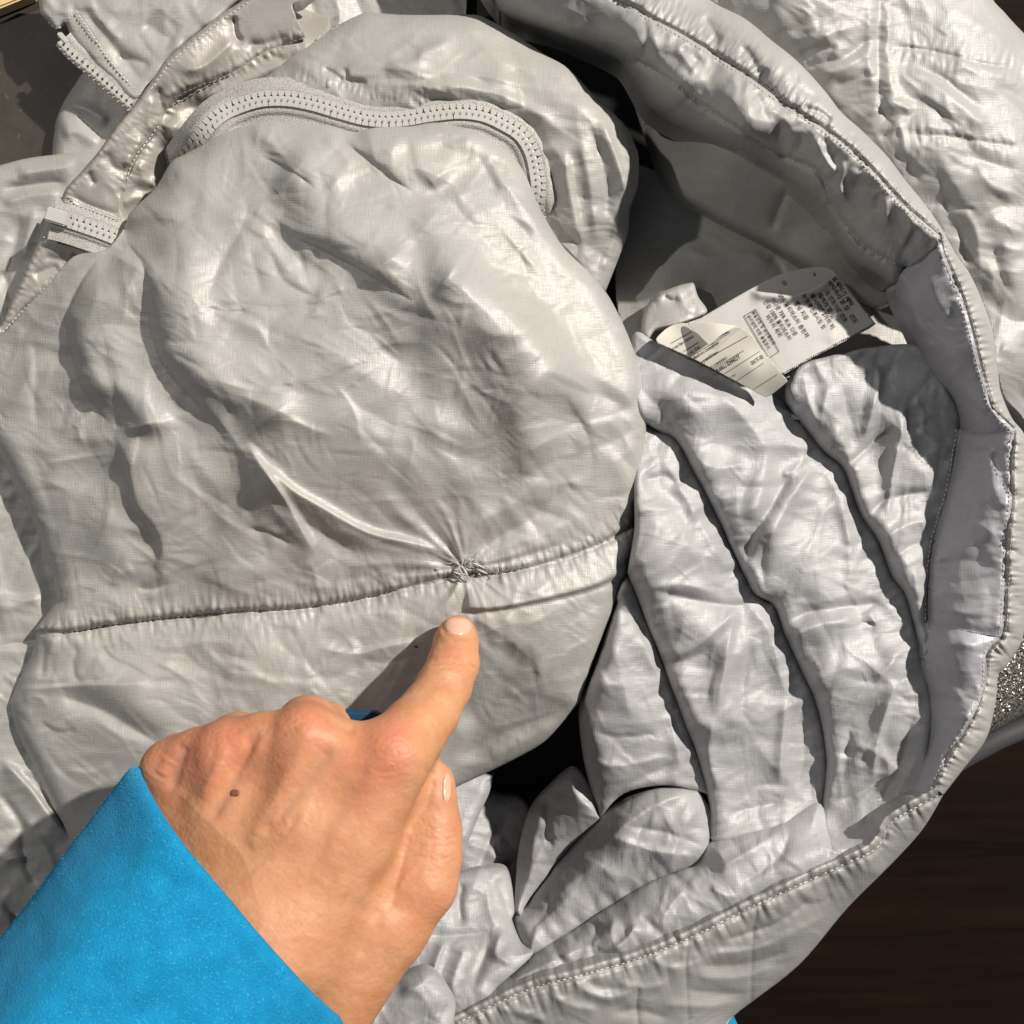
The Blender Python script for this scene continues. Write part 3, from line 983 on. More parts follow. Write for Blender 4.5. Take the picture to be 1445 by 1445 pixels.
o = sheet('pocket_flap', T_POLY, t_z, M['lining'], J, res=2.2, edge=(26, 34),
          edge_paths=['263,217 285,196 318,160 350,130 400,88 440,60 485,31 516,17 575,21 671,21 692,29 727,48 768,76 803,97 848,145 879,173 893,197 901,221 900,263 889,294 886,329 872,367 855,410'], skirt=80, key='t')
o['label'] = 'smooth rounded lining flap above the pocket zip'

# ---- zips
def zip_tooth_mesh():
    # one moulded tooth: foot on the tape, narrower neck, rounded head; along +x, 12 long, 8.2 pitch wide
    prof = [(-5.2, 3.9), (-1.0, 3.9), (0.6, 2.4), (2.2, 2.6), (4.6, 3.6), (6.6, 2.6)]
    co, fc = [], []
    for x, w in prof:
        h = 3.2 if x < 5 else 2.2
        co += [(x, -w, 0), (x, -w * 0.9, h), (x, w * 0.9, h), (x, w, 0)]
    for i in range(len(prof) - 1):
        for k in range(3):
            a = i * 4 + k
            fc.append((a, a + 4, a + 5, a + 1))
    fc += [(0, 1, 2, 3), (20, 23, 22, 21)]
    me = bpy.data.meshes.new('tooth')
    me.from_pydata([Vector(c) * S * 1.08 for c in co], [], fc)
    me.materials.append(M['zip_tooth'])
    me.update()
    return me
TOOTH = zip_tooth_mesh()

def ribbon(name, path, offs, zf, mat, parent, step=4):
    """tape following a path; offs = [(offset right of travel, lift)...]"""
    P = resample(spline(PT(path), n=8), step)
    t = np.gradient(P, axis=0)
    t /= np.linalg.norm(t, axis=1)[:, None]
    nr = np.stack([-t[:, 1], t[:, 0]], -1)
    z0 = zf(P[:, 0], P[:, 1])
    rows = []
    uvs = []
    arc = np.arange(len(P)) * step
    for q, lift in offs:
        e = P + nr * q
        rows.append(np.stack([e[:, 0], e[:, 1], z0 + lift], -1))
        uvs.append(np.stack([arc / 100.0, np.full(len(P), q / 100.0)], -1))
    A = np.vstack(rows)
    uv = np.vstack(uvs)
    n = len(P)
    fc = []
    for r in range(len(offs) - 1):
        i = np.arange(n - 1)
        fc.append(np.stack([r * n + i, (r + 1) * n + i, (r + 1) * n + i + 1, r * n + i + 1], -1))
    return mesh_np(name, to_world(A[:, 0], A[:, 1], A[:, 2]), fc, mat, parent, uv)

def zipper(path, zf, parent, wl, wr, pitch=9.1, sides=(-1, 1), label=None, tiltf=0.0):
    P = resample(spline(PT(path), n=8), 1.0)
    i0 = len(P) // 2
    zz = zf(P[:, 0], P[:, 1])
    root = empty('zipper', W(P[i0, 0], P[i0, 1], zz[i0]))
    root.parent = parent
    if label:
        root['label'] = label
    offs = []
    if wl:
        offs += [(-wl - 7, -14), (-wl, -5 - tiltf), (-wl * 0.8, -1), (-wl * 0.78, 0.6), (-wl * 0.55, 1.2), (-9, 0.0)]
    offs += [(-6, -0.4), (6, -0.4)]
    if wr:
        offs += [(9, 0.0), (wr * 0.55, 0.5), (wr * 0.78, 0.4), (wr * 0.8, -0.6), (wr, -0.4), (wr + 11, -0.8)]
    child(ribbon('tape', path, offs, zf, M['tape'], None), root)
    t = np.gradient(P, axis=0)
    k = 0
    x = pitch / 2
    while x < len(P) - 2:
        for sd in sides:
            i = int(x + (pitch / 2 if sd > 0 else 0))
            if i >= len(P) - 2:
                continue
            tt = t[i] / np.linalg.norm(t[i])
            nr = np.array([-tt[1], tt[0]]) * sd
            p = P[i] + nr * 4.5
            i2 = min(i + 6, len(P) - 1); i1 = max(i - 6, 0)
            A = W(P[i1, 0], P[i1, 1], zz[i1]); B = W(P[i2, 0], P[i2, 1], zz[i2])
            along = (B - A).normalized()
            side = Vector((-nr[0], nr[1], 0))
            side = (side - along * side.dot(along)).normalized()
            up = side.cross(along)
            if up.z < 0:
                up = -up
                along = -along
            o = bpy.data.objects.new('tooth', TOOTH)
            o.matrix_world = Matrix.Translation(W(p[0], p[1], zz[i] + 0.2)) @ Matrix((side, up.cross(side), up)).transposed().to_4x4()
            col.objects.link(o)
            o.parent = root
            o.matrix_parent_inverse = Matrix.Translation(-root.location)
        x += pitch
    return root

ZIP = '240,252 258,228 274,206 290,185 306,168 327,155 365,142 402,140 439,146 477,157 514,167 544,170 574,168 608,162 649,158 682,162 708,173 735,190 750,213 757,239 760,266 758,292 764,325 775,352'
zz_base = tps([(240,252,40),(258,228,84),(276,205,122),(775,352,30),(764,325,74),(327,155,138),(402,140,146),(477,157,148),(544,170,148),(608,162,151),(682,162,151),(735,190,144),(757,239,134),(757,300,112)])
zp = zipper(ZIP, zz_base, J, 24, 26, label='chunky grey zip curving along the top of the inner pocket')

# ---- loop of glossy facing between placket and pouch
F_POLY = '470,-40 466,10 462,40 450,62 400,95 350,140 285,210 242,240 221,275 195,310 176,330 149,360 104,364 104,364 140,310 176,260 204,201 225,173 242,138 277,121 332,100 381,69 429,58 400,40 385,-40'
f_base = tps([(490,0,0),(520,-30,0),(440,8,10),(410,10,56),(429,52,100),(332,100,98),(242,138,95),(204,201,90),(176,260,84),(104,364,72),(400,110,84),(320,160,70),(250,220,62),(210,275,60),(160,340,62),(460,50,78)])
F_FOLDS = [('270,140 320,128 380,100 430,85', 12, 12, 14), ('250,150 310,150 360,125', -14, 12, 12), ('235,170 275,190 300,175', 10, 10, 12), ('215,205 235,215 238,240 225,255', -18, 12, 12), ('235,165 245,195 262,215', 13, 10, 10),
    ('195,225 205,255 225,262', 10, 9, 10), ('185,262 205,270 220,262', -8, 8, 8), ('170,290 190,280 210,278', 7, 8, 8), ('120,350 150,335 165,310', 7, 9, 9), ('290,150 330,165 350,140', -10, 14, 10), ('380,75 400,85 430,80', -8, 8, 8)]
def f_z(u, v):
    z = folds(f_base(u, v), u, v, F_FOLDS)
    z = z + 3 * crumple(u, v, 46, 71, -35, 1.6, 2) + 3 * perlin(u / 40, v / 40, 5)
    z = facets(z, u, v, (100, 40, 480, 360), 40, (16, 50), 0.4, 72, -35, 50)
    return puckers(z, u, v, '429,52 381,69 332,100 277,121 242,138 225,173 204,201 187,225 176,260', 5, 12, 11, 75, 0)
o = sheet('facing_panel', F_POLY, f_z, M['facing'], J, res=2.2, skirt=30, key='f')
o['label'] = 'glossy wrinkled facing between the front placket and the pocket'

def cl_z(u, v):
    z = 26 + 0.1 * (480 - u)
    z = folds(z, u, v, [('430,-10 445,20 440,60', -10, 8, 12), ('470,-10 480,20 475,50', 9, 8, 12), ('500,-10 510,15 520,40', -8, 8, 10)])
    return z + 3 * crumple(u, v, 36, 78, 60, 1.5)
o = sheet('collar_lining', '395,-40 640,-40 640,60 520,80 440,90 400,60', cl_z, M['lining'], J, res=2.4, skirt=10, key='cl')

# ---- front placket strip with its lower zip end
PL_POLY = ('460,-40 424,0 411,8 430,50 430,50 381,69 332,100 277,121 242,138 225,173 204,201 187,225 176,260 176,260 168,290 175,318 175,318 158,340 149,356 125,362 104,360 69,401 35,436 0,474 -40,516 -40,516 '
           '-40,500 0,460 17,422 35,381 52,346 66,315 83,291 93,266 118,239 138,215 163,180 187,152 204,128 221,104 235,83 277,48 311,21 346,-2 390,-40')
p_base = tps([(360,0,118),(311,40,116),(277,90,120),(225,130,116),(185,190,112),(150,240,106),(120,300,92),(95,338,92),(150,350,86),(66,332,92),(50,390,80),(0,465,70),(410,40,112),(300,110,104),(205,200,98),(160,300,88),(140,362,74)])
P_FOLDS = [('222,120 228,150 232,172', -14, 6, 8, 1.6), ('218,135 210,165 214,190', 9, 7, 7), ('330,20 333,48 345,62', -9, 4, 9, 1.5), ('345,62 370,62 410,50', -6, 6, 9), ('255,100 285,95 320,65 332,48', 7, 8, 10), ('200,190 190,215 175,235', 6, 9, 8),
    ('125,240 128,252 136,262', -9, 4, 5, 1.5), ('150,210 160,235 185,245', -6, 7, 10), ('95,272 130,292 175,305', -7, 5, 6, 1.5), ('170,262 178,285 176,305', -8, 3, 5, 1.4),
    ('30,440 70,402 105,372 140,352', 12, 10, 9, 2, 0.3), ('60,362 90,366 100,360', -6, 6, 8), ('45,390 65,380 85,376', -5, 6, 8), ('20,455 50,430 100,395 150,365', -10, 7, 9)]
PL_EDGE_U = '346,-2 311,21 277,48 235,83 221,104 204,128 187,152 163,180 138,215 118,239 93,266 83,291 66,315 52,346 35,381 17,422 0,460'
PL_EDGE_L = '430,50 381,69 332,100 277,121 242,138 225,173 204,201 187,225 176,260'
PL_EDGE_B = '104,360 69,401 35,436 0,474'
def p_z(u, v):
    z = folds(p_base(u, v), u, v, P_FOLDS)
    z = z + 1.6 * crumple(u, v, 40, 81, -40, 1.5, 2)
    z = facets(z, u, v, (0, 0, 420, 480), 60, (14, 46), 0.26, 82, 40, 50)
    z = puckers(z, u, v, PL_EDGE_U, 3.5, 9, 10, 86, 0)
    z = puckers(z, u, v, PL_EDGE_L, 4, 10, 11, 87, 0, groove=4, gw=3)
    return puckers(z, u, v, PL_EDGE_B, 3, 8, 10, 88, 0, groove=3, gw=3)
o = sheet('placket', PL_POLY, p_z, M['facing'], J, res=1.9, edge=(12, 12), edge_paths=[PL_EDGE_U], skirt=26, key='pl')
o['label'] = 'glossy stitched placket strip running down the jacket front'
stitches('352,2 315,27 282,53 241,88 227,107 210,131', SHEETS['pl'], M['thread'], J, 7, 5, 1.0, 0.6, 11)
stitches('428,54 381,71 332,102 277,123 243,140', SHEETS['pl'], M['dark_thread'], J, 7.5, 5.5, 0.9, 0.3, 12)
stitches('225,176 205,203 188,227 178,258', SHEETS['pl'], M['thread'], J, 6.5, 5, 1.1, 0.9, 13)
stitches('105,360 70,400 36,435 0,472', SHEETS['pl'], M['thread'], J, 6.5, 5, 1.1, 0.9, 14)

zb = tps([(60,300,102),(90,310,102),(130,324,100),(172,338,92),(100,280,100),(150,350,96)])
zl = zipper('74,306 95,311 120,319 148,329 180,342', zb, J, 23, 21, label='lower end of the front zip with its square box')
def box(name, c, ax, hx, hy, hz, mat, parent, bev=2.0):
    import bmesh
    bm = bmesh.new()
    bmesh.ops.create_cube(bm, size=2)
    for v in bm.verts:
        v.co = Vector((v.co.x * hx * S, v.co.y * hy * S, v.co.z * hz * S))
    bmesh.ops.bevel(bm, geom=list(bm.edges), offset=bev * S, segments=2, affect='EDGES')
    me = bpy.data.meshes.new(name)
    bm.to_mesh(me); bm.free()
    me.materials.append(mat)
    o = bpy.data.objects.new(name, me)
    o.matrix_world = Matrix.Translation(c) @ Matrix.Rotation(ax, 4, 'Z')
    col.objects.link(o)
    if parent is not None:
        child(o, parent)
    return o
box('box', W(81, 306, 110), math.radians(-17), 15, 9.5, 5, M['zip_tooth'], zl)
stitches('94,276 118,288 148,300 174,311', zb, M['thread'], J, 6, 4.6, 1.3, 2.5, 15)
stitches('58,334 90,342 122,352 150,358', lambda a, b: SHEETS['pl'](a, b) + 2, M['thread'], J, 6, 4.6, 1.3, 1.2, 16)

# ---- hood / collar panel at the top left with the other half of the zip
H_POLY = '40,-40 54,0 58,20 68,30 80,42 92,34 100,50 128,84 160,114 192,142 225,104 240,82 280,48 315,21 360,-40'
def h_z(u, v):
    z = 80 + 0.08 * (u - 120) + 0 * v
    z = folds(z, u, v, [('112,0 130,30 165,72 205,120', -10, 9, 10), ('60,-10 80,15 105,10', 7, 9, 9), ('125,-10 140,25 175,60', 7, 8, 18), ('200,30 230,50 250,60', -6, 16, 14), ('160,80 190,85 215,95', -6, 8, 9), ('130,10 200,15 280,0', 6, 30, 20)])
    z = z + 2 * crumple(u, v, 70, 91, 30, 1.5, 2)
    z = facets(z, u, v, (50, -20, 320, 130), 22, (20, 60), 0.22, 92, 40, 50)
    z = crinkle(z, u, v, (50, -20, 350, 140), 600, 93, 0.22, (10, 40), 40, 50)
    return z
o = sheet('collar_panel', H_POLY, h_z, M['lining'], J, res=2.2, edge=(9, 9), skirt=30, key='h')
o['label'] = 'pale collar panel at the upper left beside an open zip'
hb = tps([(80,40,76),(130,90,78),(200,160,84),(60,90,74),(200,60,84)])
zh = zipper('83,60 100,79 130,104 160,131 190,157', hb, J, 26, 0, sides=(-1,), label='open zip edge hanging off the collar')
box('stopper', W(90, 55, 77), math.radians(-48), 10, 4, 4, M['zip_tooth'], zh)
stitches('106,14 125,42 152,82 180,116 206,142', lambda a, b: np.full(np.shape(a), 84.0), M['thread'], J, 6.2, 4.8, 1.5, 1.6, 17)
stitches('66,30 82,40 100,22', SHEETS['h'], M['thread'], J, 6, 4.6, 1.0, 0.8, 18)

def side_z(u, v):
    z = 34 + 0.06 * (u - 60)
    z = folds(z, u, v, [('85,165 105,158 130,180 150,200', -14, 7, 11), ('95,150 125,155 155,175', 7, 8, 10), ('85,190 110,185 140,205', 9, 12, 12)])
    return z + 2 * crumple(u, v, 40, 101, 30, 1.5)
o = sheet('front_edge', '130,92 104,122 88,148 78,176 80,240 150,240 200,150 170,110', side_z, M['lining'], J, res=2.4, edge=(20, 24), skirt=40, key='fe')
def front_z(u, v):
    z = 44 + 0.05 * (u - 50) - 0.03 * (v - 300)
    z = folds(z, u, v, [('0,268 40,262 80,258 100,262', -9, 6, 8, 1.5), ('20,245 60,240 110,232', 6, 10, 10), ('0,290 40,275 90,272', 7, 8, 14), ('30,300 20,350 5,420', -12, 14, 12), ('50,290 40,330 30,370', 8, 12, 12), ('0,380 10,400 15,430', -5, 5, 9, 1.5)])
    z = facets(z, u, v, (-20, 220, 140, 470), 20, (20, 60), 0.22, 112, 20, 50)
    z = crinkle(z, u, v, (-30, 215, 150, 500), 500, 113, 0.24, (10, 40), 10, 50)
    return z + 1.5 * crumple(u, v, 60, 111, 20, 1.5, 2)
o = sheet('front_panel', '-60,250 0,233 40,223 90,217 140,214 145,230 110,300 60,380 20,470 -60,540', front_z, M['lining'], J, res=2.4, edge=(14, 12), skirt=60, key='fp')
o['label'] = 'lining of the jacket front at the left edge'

# ---- layers of lining lower left
def under_z(u, v):
    z = tps([(0,650,46),(40,760,40),(60,860,36),(0,900,36),(10,1000,34),(60,1120,26),(120,1200,20),(0,1200,22),(200,1350,10),(0,1400,12),(-60,900,40)])(u, v)
    z = folds(z, u, v, [('-20,918 0,912 40,905 70,900', -14, 3, 4, 1.4, 0.05), ('0,840 30,846 60,842', 6, 4, 10, 1.5), ('0,985 10,970 20,965', -8, 5, 6), ('0,1070 40,1110 70,1150 100,1185', 16, 5, 20, 1.7), ('-10,1110 15,1140 32,1170 36,1215 60,1260', -20, 6, 8, 1.6),
        ('35,1150 60,1190 80,1230', 10, 10, 14), ('0,1215 20,1210 40,1210', 6, 4, 8, 1.5), ('0,1270 20,1290 40,1340', -8, 6, 8, 1.5), ('0,1080 40,1088 70,1085', 5, 5, 9)])
    z = z + 1.6 * crumple(u, v, 60, 121, -20, 1.6, 2)
    z = facets(z, u, v, (-20, 620, 140, 1420), 40, (20, 60), 0.3, 122, -15, 45)
    z = crinkle(z, u, v, (-20, 620, 160, 1440), 500, 123, 0.26, (10, 40), -10, 50)
    return creases(z, u, v, (-20, 640, 130, 1400), 26, (25, 80), -15, 30, 3, 27)
o = sheet('side_lining', '-70,560 60,640 200,900 350,1300 350,1500 -70,1500', under_z, M['lining'], J, res=2.6, skirt=0, key='ul')

# ---- inside of the body: deep plain lining closing the cavity
def deep_z(u, v):
    z = tps([(700,1080,-250),(760,1000,-250),(740,1180,-250),(930,300,-180),(830,120,-170),(900,600,-100),(1000,400,-80),(1250,450,-50),(620,1250,-95),(680,1240,-150),(800,1300,-80),(1200,900,-80),(350,600,-60),(350,1300,-60),(900,20,-150),(1300,1150,-70)])(u, v)
    return z + 4 * crumple(u, v, 70, 131, 60, 1.6)
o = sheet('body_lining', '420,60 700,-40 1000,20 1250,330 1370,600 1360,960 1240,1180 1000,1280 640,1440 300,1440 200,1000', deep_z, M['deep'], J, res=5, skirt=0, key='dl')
# ------------------------------------------------------------------ right half: outer shell, rolled hem, facing, quilted lining
SH_POLY = '640,-460 640,-60 760,-58 940,-44 985,-10 1002,0 1051,26 1089,57 1126,87 1164,128 1187,158 1213,181 1251,219 1277,253 1307,290 1330,324 1349,358 1368,385 1387,426 1402,472 1409,528 1418,560 1436,580 1560,700 1560,140 1470,70 1440,42 1418,18 1400,-6 1390,-460 1390,-460'  # stretch above the view added to keep light from getting under the collar
s_base = tps([(700,-400,140),(760,-60,120),(1000,-400,140),(1380,-400,120),(1002,0,140),(1126,87,146),(1213,181,140),(1307,290,120),(1387,426,92),(1409,528,104),(1100,20,180),(1180,80,172),(1240,60,160),(1260,200,158),(1330,100,160),(1400,60,146),(1440,50,120),(1350,200,156),(1430,250,140),(1420,400,112),(1520,300,80),(1440,560,50),(1520,600,40)])
S_FOLDS = [('1242,-10 1240,40 1239,75 1241,120 1243,143 1250,165 1264,180', -15, 7, 7, 1.3, 0.06), ('1255,0 1253,60 1257,120 1262,160', 8, 8, 16), ('1228,0 1226,70 1230,130', 7, 14, 8),
    ('1120,78 1150,70 1175,66 1185,40', -9, 6, 9, 1.5), ('1100,55 1150,52 1180,40', 7, 10, 14), ('1128,92 1160,90 1195,80 1238,45', -9, 10, 8, 1.6), ('1150,105 1190,95 1235,70', 9, 10, 12), ('1172,120 1200,115 1232,100', -5, 8, 8),
    ('1245,66 1290,68 1340,78 1400,92 1450,98', -5, 4, 6, 1.4), ('1270,100 1300,106 1335,130 1370,160 1395,190', 10, 9, 14, 1.6), ('1290,92 1330,110 1365,140 1390,165', -8, 7, 10), ('1262,140 1300,142 1345,170 1390,200', -7, 8, 12),
    ('1285,120 1330,150 1380,200 1410,215', 7, 8, 14), ('1340,80 1400,105 1450,120', 6, 14, 14), ('1400,120 1440,140 1470,170', -7, 10, 12),
    ('1245,150 1262,143 1280,152 1282,165', 9, 6, 9, 1.6), ('1250,190 1268,178 1275,195 1278,225', 11, 6, 8, 1.7), ('1240,195 1262,185 1270,200', -9, 6, 7), ('1282,230 1290,210 1300,216 1290,235', 9, 5, 7), ('1262,215 1284,235 1300,260', -8, 6, 9),
    ('1280,190 1340,192 1400,202 1450,207', -7, 4, 6, 1.4), ('1300,175 1330,182 1370,180', 5, 8, 10), ('1355,210 1380,225 1440,240', -6, 9, 12), ('1375,230 1400,262 1440,275', 6, 8, 12),
    ('1330,285 1345,292 1380,296', -7, 4, 6, 1.4), ('1325,240 1335,275 1342,330', -7, 7, 10), ('1345,300 1362,340 1365,380', -9, 8, 11), ('1360,290 1378,330 1385,390', 10, 8, 12), ('1395,300 1420,320 1450,330', 6, 10, 12), ('1390,270 1430,290 1460,290', -5, 9, 12),
    ('1400,340 1410,380 1425,420', -7, 9, 14), ('1410,345 1430,352 1450,350', 5, 6, 8), ('1405,440 1430,455 1460,450', -7, 7, 9), ('1410,490 1440,500', 6, 9, 9)]
def s_z(u, v):
    z = folds(s_base(u, v), u, v, S_FOLDS, 0.65)
    z = z + 2 * crumple(u, v, 75, 141, 25, 1.7, 2)
    z = facets(z, u, v, (1000, -10, 1440, 560), 80, (25, 80), 0.2, 142, 25, 50)
    z = crinkle(z, u, v, (1000, -10, 1450, 600), 620, 144, 0.24, (10, 50), 25, 55)
    z = wrinkles(z, u, v, 30, 60, 12, 3, 143, 0.5, 80)
    z = creases(z, u, v, (1000, -10, 1440, 560), 46, (25, 85), 25, 40, 3.2, 47)
    z = puckers(z, u, v, '1243,-10 1239,75 1243,143 1264,180', 3, 14, 14, 146, 0)
    z = puckers(z, u, v, '1245,66 1340,78 1450,98', 3.4, 14, 13, 147, 0)
    return puckers(z, u, v, '1280,190 1340,192 1400,202 1450,207', 3.4, 14, 13, 148, 0)
o = sheet('outer_shell', SH_POLY, s_z, M['shell'], J, res=2.3, edge=(18, 22), edge_paths=['1560,140 1470,70 1440,42 1418,18 1400,-6 1390,-460'], skirt=70, key='sh')
o['label'] = 'quilted outer shell of the jacket back behind the rolled hem'

# stitched line along the hem
ST_A = '840,-45 866,-6 900,11 915,23 957,45 1013,79 1058,109 1100,140 1156,177 1202,211 1239,249 1277,290 1326,332'
ST_B = '1326,332 1334,362 1353,407 1368,453 1387,528 1402,575 1432,606'
ST_C = '1432,606 1428,651 1428,711 1422,764 1417,877 1413,900'
ST_D = '1413,900 1394,922 1390,971 1364,1028 1337,1070 1319,1111'
ST_E = '1319,1111 1249,1152 1229,1187 1202,1202 1068,1263 974,1310 904,1339 834,1360 740,1386 635,1436 560,1480'
OUT_A = '960,-45 1002,0 1051,26 1089,57 1126,87 1164,128 1187,158 1213,181 1251,219 1277,253 1307,290 1330,324'
OUT_B = '1349,358 1368,385 1387,426 1402,472 1409,528 1412,552 1428,590 1445,612'
OUT_C = '1450,640 1455,700 1452,760 1456,820 1448,870 1441,907'
OUT_D = '1420,941 1409,952 1405,990 1392,1042 1362,1082 1331,1122'

roll_base = tps([(870,-20,178),(980,0,184),(915,23,194),(1013,79,214),(1100,140,234),(1202,211,244),(1277,290,236),(1326,332,226),(1353,407,198),(1387,528,166),(1432,606,148),(1428,711,140),(1417,877,116),(1394,922,110),(1390,971,106),(1337,1070,98),(1319,1111,92),
    (1089,57,226),(1187,158,238),(1277,253,232),(1402,472,172),(1450,700,134),(1441,907,108),(1405,990,100),(1331,1122,88)])
def roll_z(u, v):
    z = roll_base(u, v)
    z = folds(z, u, v, [('1130,150 1160,160 1175,175', -9, 5, 7, 1.5), ('1085,95 1075,118 1098,132', -9, 5, 8, 1.6), ('1155,160 1162,175 1180,182', -8, 4, 5), ('1040,60 1060,80 1080,125', -6, 7, 9), ('1185,160 1200,190 1230,195', -5, 6, 8), ('990,20 1010,50 1000,70', -6, 8, 10), ('1120,95 1130,125 1160,140', -6, 8, 8),
        ('1418,590 1432,600 1446,606', -10, 4, 5, 1.5), ('1425,700 1445,705', -8, 4, 5, 1.5), ('1418,770 1450,790', -9, 5, 6, 1.5), ('1415,885 1430,900 1445,905', -12, 5, 6, 1.5), ('1400,920 1420,926', -8, 4, 5), ('1388,975 1405,985', -6, 4, 5, 1.5), ('1370,1030 1392,1032', -8, 4, 5, 1.5)])
    z = z + 1.4 * crumple(u, v, 52, 151, 35, 1.4, 2)
    z = facets(z, u, v, (940, -20, 1450, 1120), 170, (14, 46), 0.42, 152, 35, 60)
    z = crinkle(z, u, v, (860, -20, 1455, 1125), 900, 153, 0.26, (8, 30), 35, 70)
    for i, p in enumerate((ST_A, ST_B, ST_C, ST_D)):
        z = puckers(z, u, v, p, 9, 17, 11, 156 + i, -1, groove=8, gw=4)
    return z
o = sheet('rolled_hem', ST_A + ' ' + ' '.join(ST_B.split()[1:]) + ' ' + ' '.join(ST_C.split()[1:]) + ' ' + ' '.join(ST_D.split()[1:]) + ' 1319,1111 1331,1122 ' + rev(OUT_D) + ' ' + rev(OUT_C) + ' ' + rev(OUT_B) + ' ' + rev(OUT_A),
          roll_z, M['shell'], J, res=1.9, edge=(34, 36), edge_paths=['1331,1122 ' + rev(OUT_D) + ' ' + rev(OUT_C) + ' ' + rev(OUT_B) + ' ' + rev(OUT_A)], skirt=60, key='roll')
o['label'] = 'padded rolled hem edge curving down the right side'

# facing inside the hem, in sewn segments
def facing(name, poly, anchors, fl, mat, key, seed, st, edge=None, ep=None, skirt=30, label=None, side=1):
    base = tps(anchors) if not callable(anchors) else anchors
    def zf(u, v):
        z = folds(base(u, v), u, v, fl, 0.65)
        if callable(anchors):
            z = folds(z, u, v, JOINTS)
        z = z + 1.4 * crumple(u, v, 60, seed, 40, 1.5, 2)
        lo, hi = PT(poly).min(0), PT(poly).max(0)
        z = facets(z, u, v, (lo[0], lo[1], hi[0], hi[1]), int((hi[0] - lo[0]) * (hi[1] - lo[1]) / 1500), (18, 55), 0.28, seed + 2, 40, 50)
        z = crinkle(z, u, v, (lo[0], lo[1], hi[0], hi[1]), 560, seed + 3, 0.17, (9, 40), 40, 60)
        z = wrinkles(z, u, v, 40, 50, 10, 2.6, seed + 3, 0.45)
        for i, p in enumerate(st):
            z = puckers(z, u, v, p, 4.0, 15, 15, seed + 6 + i, 0, groove=8, gw=4)
        return z
    o = sheet(name, poly, zf, mat, J, res=2.0, edge=edge, edge_paths=ep, skirt=skirt, key=key)
    if label:
        o['label'] = label
    return o
IN_A = '900,87 957,121 994,151 1051,189 1111,223 1156,245 1179,298 1224,351 1277,377'
facing('hem_facing', ST_A + ' 1326,332 1318,350 1277,380 1277,380 1262,400 1240,390 1205,368 1180,330 1168,300 1150,280 1110,250 1050,215 1000,196 950,176 914,152 896,121 876,90 831,66 782,45 744,35 706,16 680,-45',
    [(866,-6,176),(915,23,193),(1013,79,213),(1100,140,233),(1202,211,244),(1277,290,236),(1326,332,224),(706,16,104),(800,20,156),(782,45,124),(876,90,116),(900,60,195),(950,90,206),(957,121,206),(914,152,104),(1000,130,217),(1051,189,228),(950,176,112),(1080,180,234),(1156,245,212),(1150,220,224),(1050,215,146),(1110,252,154),(1179,298,178),(1210,280,210),(1224,351,168),(1277,377,172),(1262,400,142),(1205,368,132)],
    [('960,45 968,58 958,70 985,105', 8, 6, 8, 1.5), ('990,80 975,95 966,108', -9, 5, 7, 1.5), ('1030,105 1040,125 1030,150', 6, 8, 10), ('1060,125 1075,145 1070,170', -6, 8, 9), ('1080,150 1110,170 1120,195', 8, 9, 12),
     ('1128,185 1132,200 1125,215 1138,220', -9, 5, 6, 1.5), ('1150,190 1158,210 1170,232 1184,248', 11, 4, 9, 1.6), ('1160,190 1175,215 1185,240', -12, 6, 7, 1.6), ('1188,222 1190,240 1186,262 1196,285', 10, 4, 9, 1.6), ('1200,215 1215,225 1210,245', -7, 6, 10), ('1196,255 1230,262 1260,290', -7, 12, 14),
     ('1252,275 1250,300 1256,320', 7, 5, 8, 1.5), ('1240,270 1238,300', -5, 8, 8), ('1287,300 1282,330 1270,350', 7, 5, 9, 1.5), ('1300,320 1280,345 1268,372', -6, 7, 9), ('905,15 912,40 910,90 915,110', -7, 5, 6, 1.5), ('920,30 925,70 918,100', 6, 8, 8), ('870,20 900,50 905,80', 6, 14, 14), ('850,60 880,80 900,100', -5, 9, 9)],
    M['facing'] if False else M['shell'], 'fa', 161, [ST_A, IN_A], edge=(24, 26), ep=['1277,380 1262,400 1240,390 1205,368 1180,330 1168,300 1150,280 1110,250 1050,215 1000,196 950,176 914,152 896,121 876,90 831,66 782,45 744,35 706,16 680,-45'], skirt=50, label='wide hem facing with two stitched lines at the top right')
wall_base = tps([(1326,332,224),(1353,407,196),(1387,528,166),(1432,606,148),(1354,606,76),(1300,500,100),(1262,400,136),(1310,400,186),(1340,500,154),(1385,580,136),(1277,380,158),
    (1428,711,138),(1422,764,128),(1413,900,112),(1338,700,66),(1311,832,56),(1309,880,54),(1388,700,116),(1370,800,102),(1362,870,102),
    (1394,922,108),(1390,971,104),(1337,1070,94),(1319,1111,88),(1249,1152,70),(1229,1187,52),(1305,930,50),(1315,990,46),(1308,1060,44),(1292,1128,58),(1350,930,98),(1350,1000,92)])
JOINTS = [('1354,612 1380,616 1405,614 1434,606', -11, 8, 9, 2, 0.02), ('1309,884 1350,886 1380,892 1416,902', -11, 8, 9, 2, 0.02), ('1345,640 1380,636 1410,640', 5, 10, 14), ('1330,860 1370,866 1400,870', 5, 12, 10), ('1320,912 1355,908 1385,918', 5, 9, 12)]
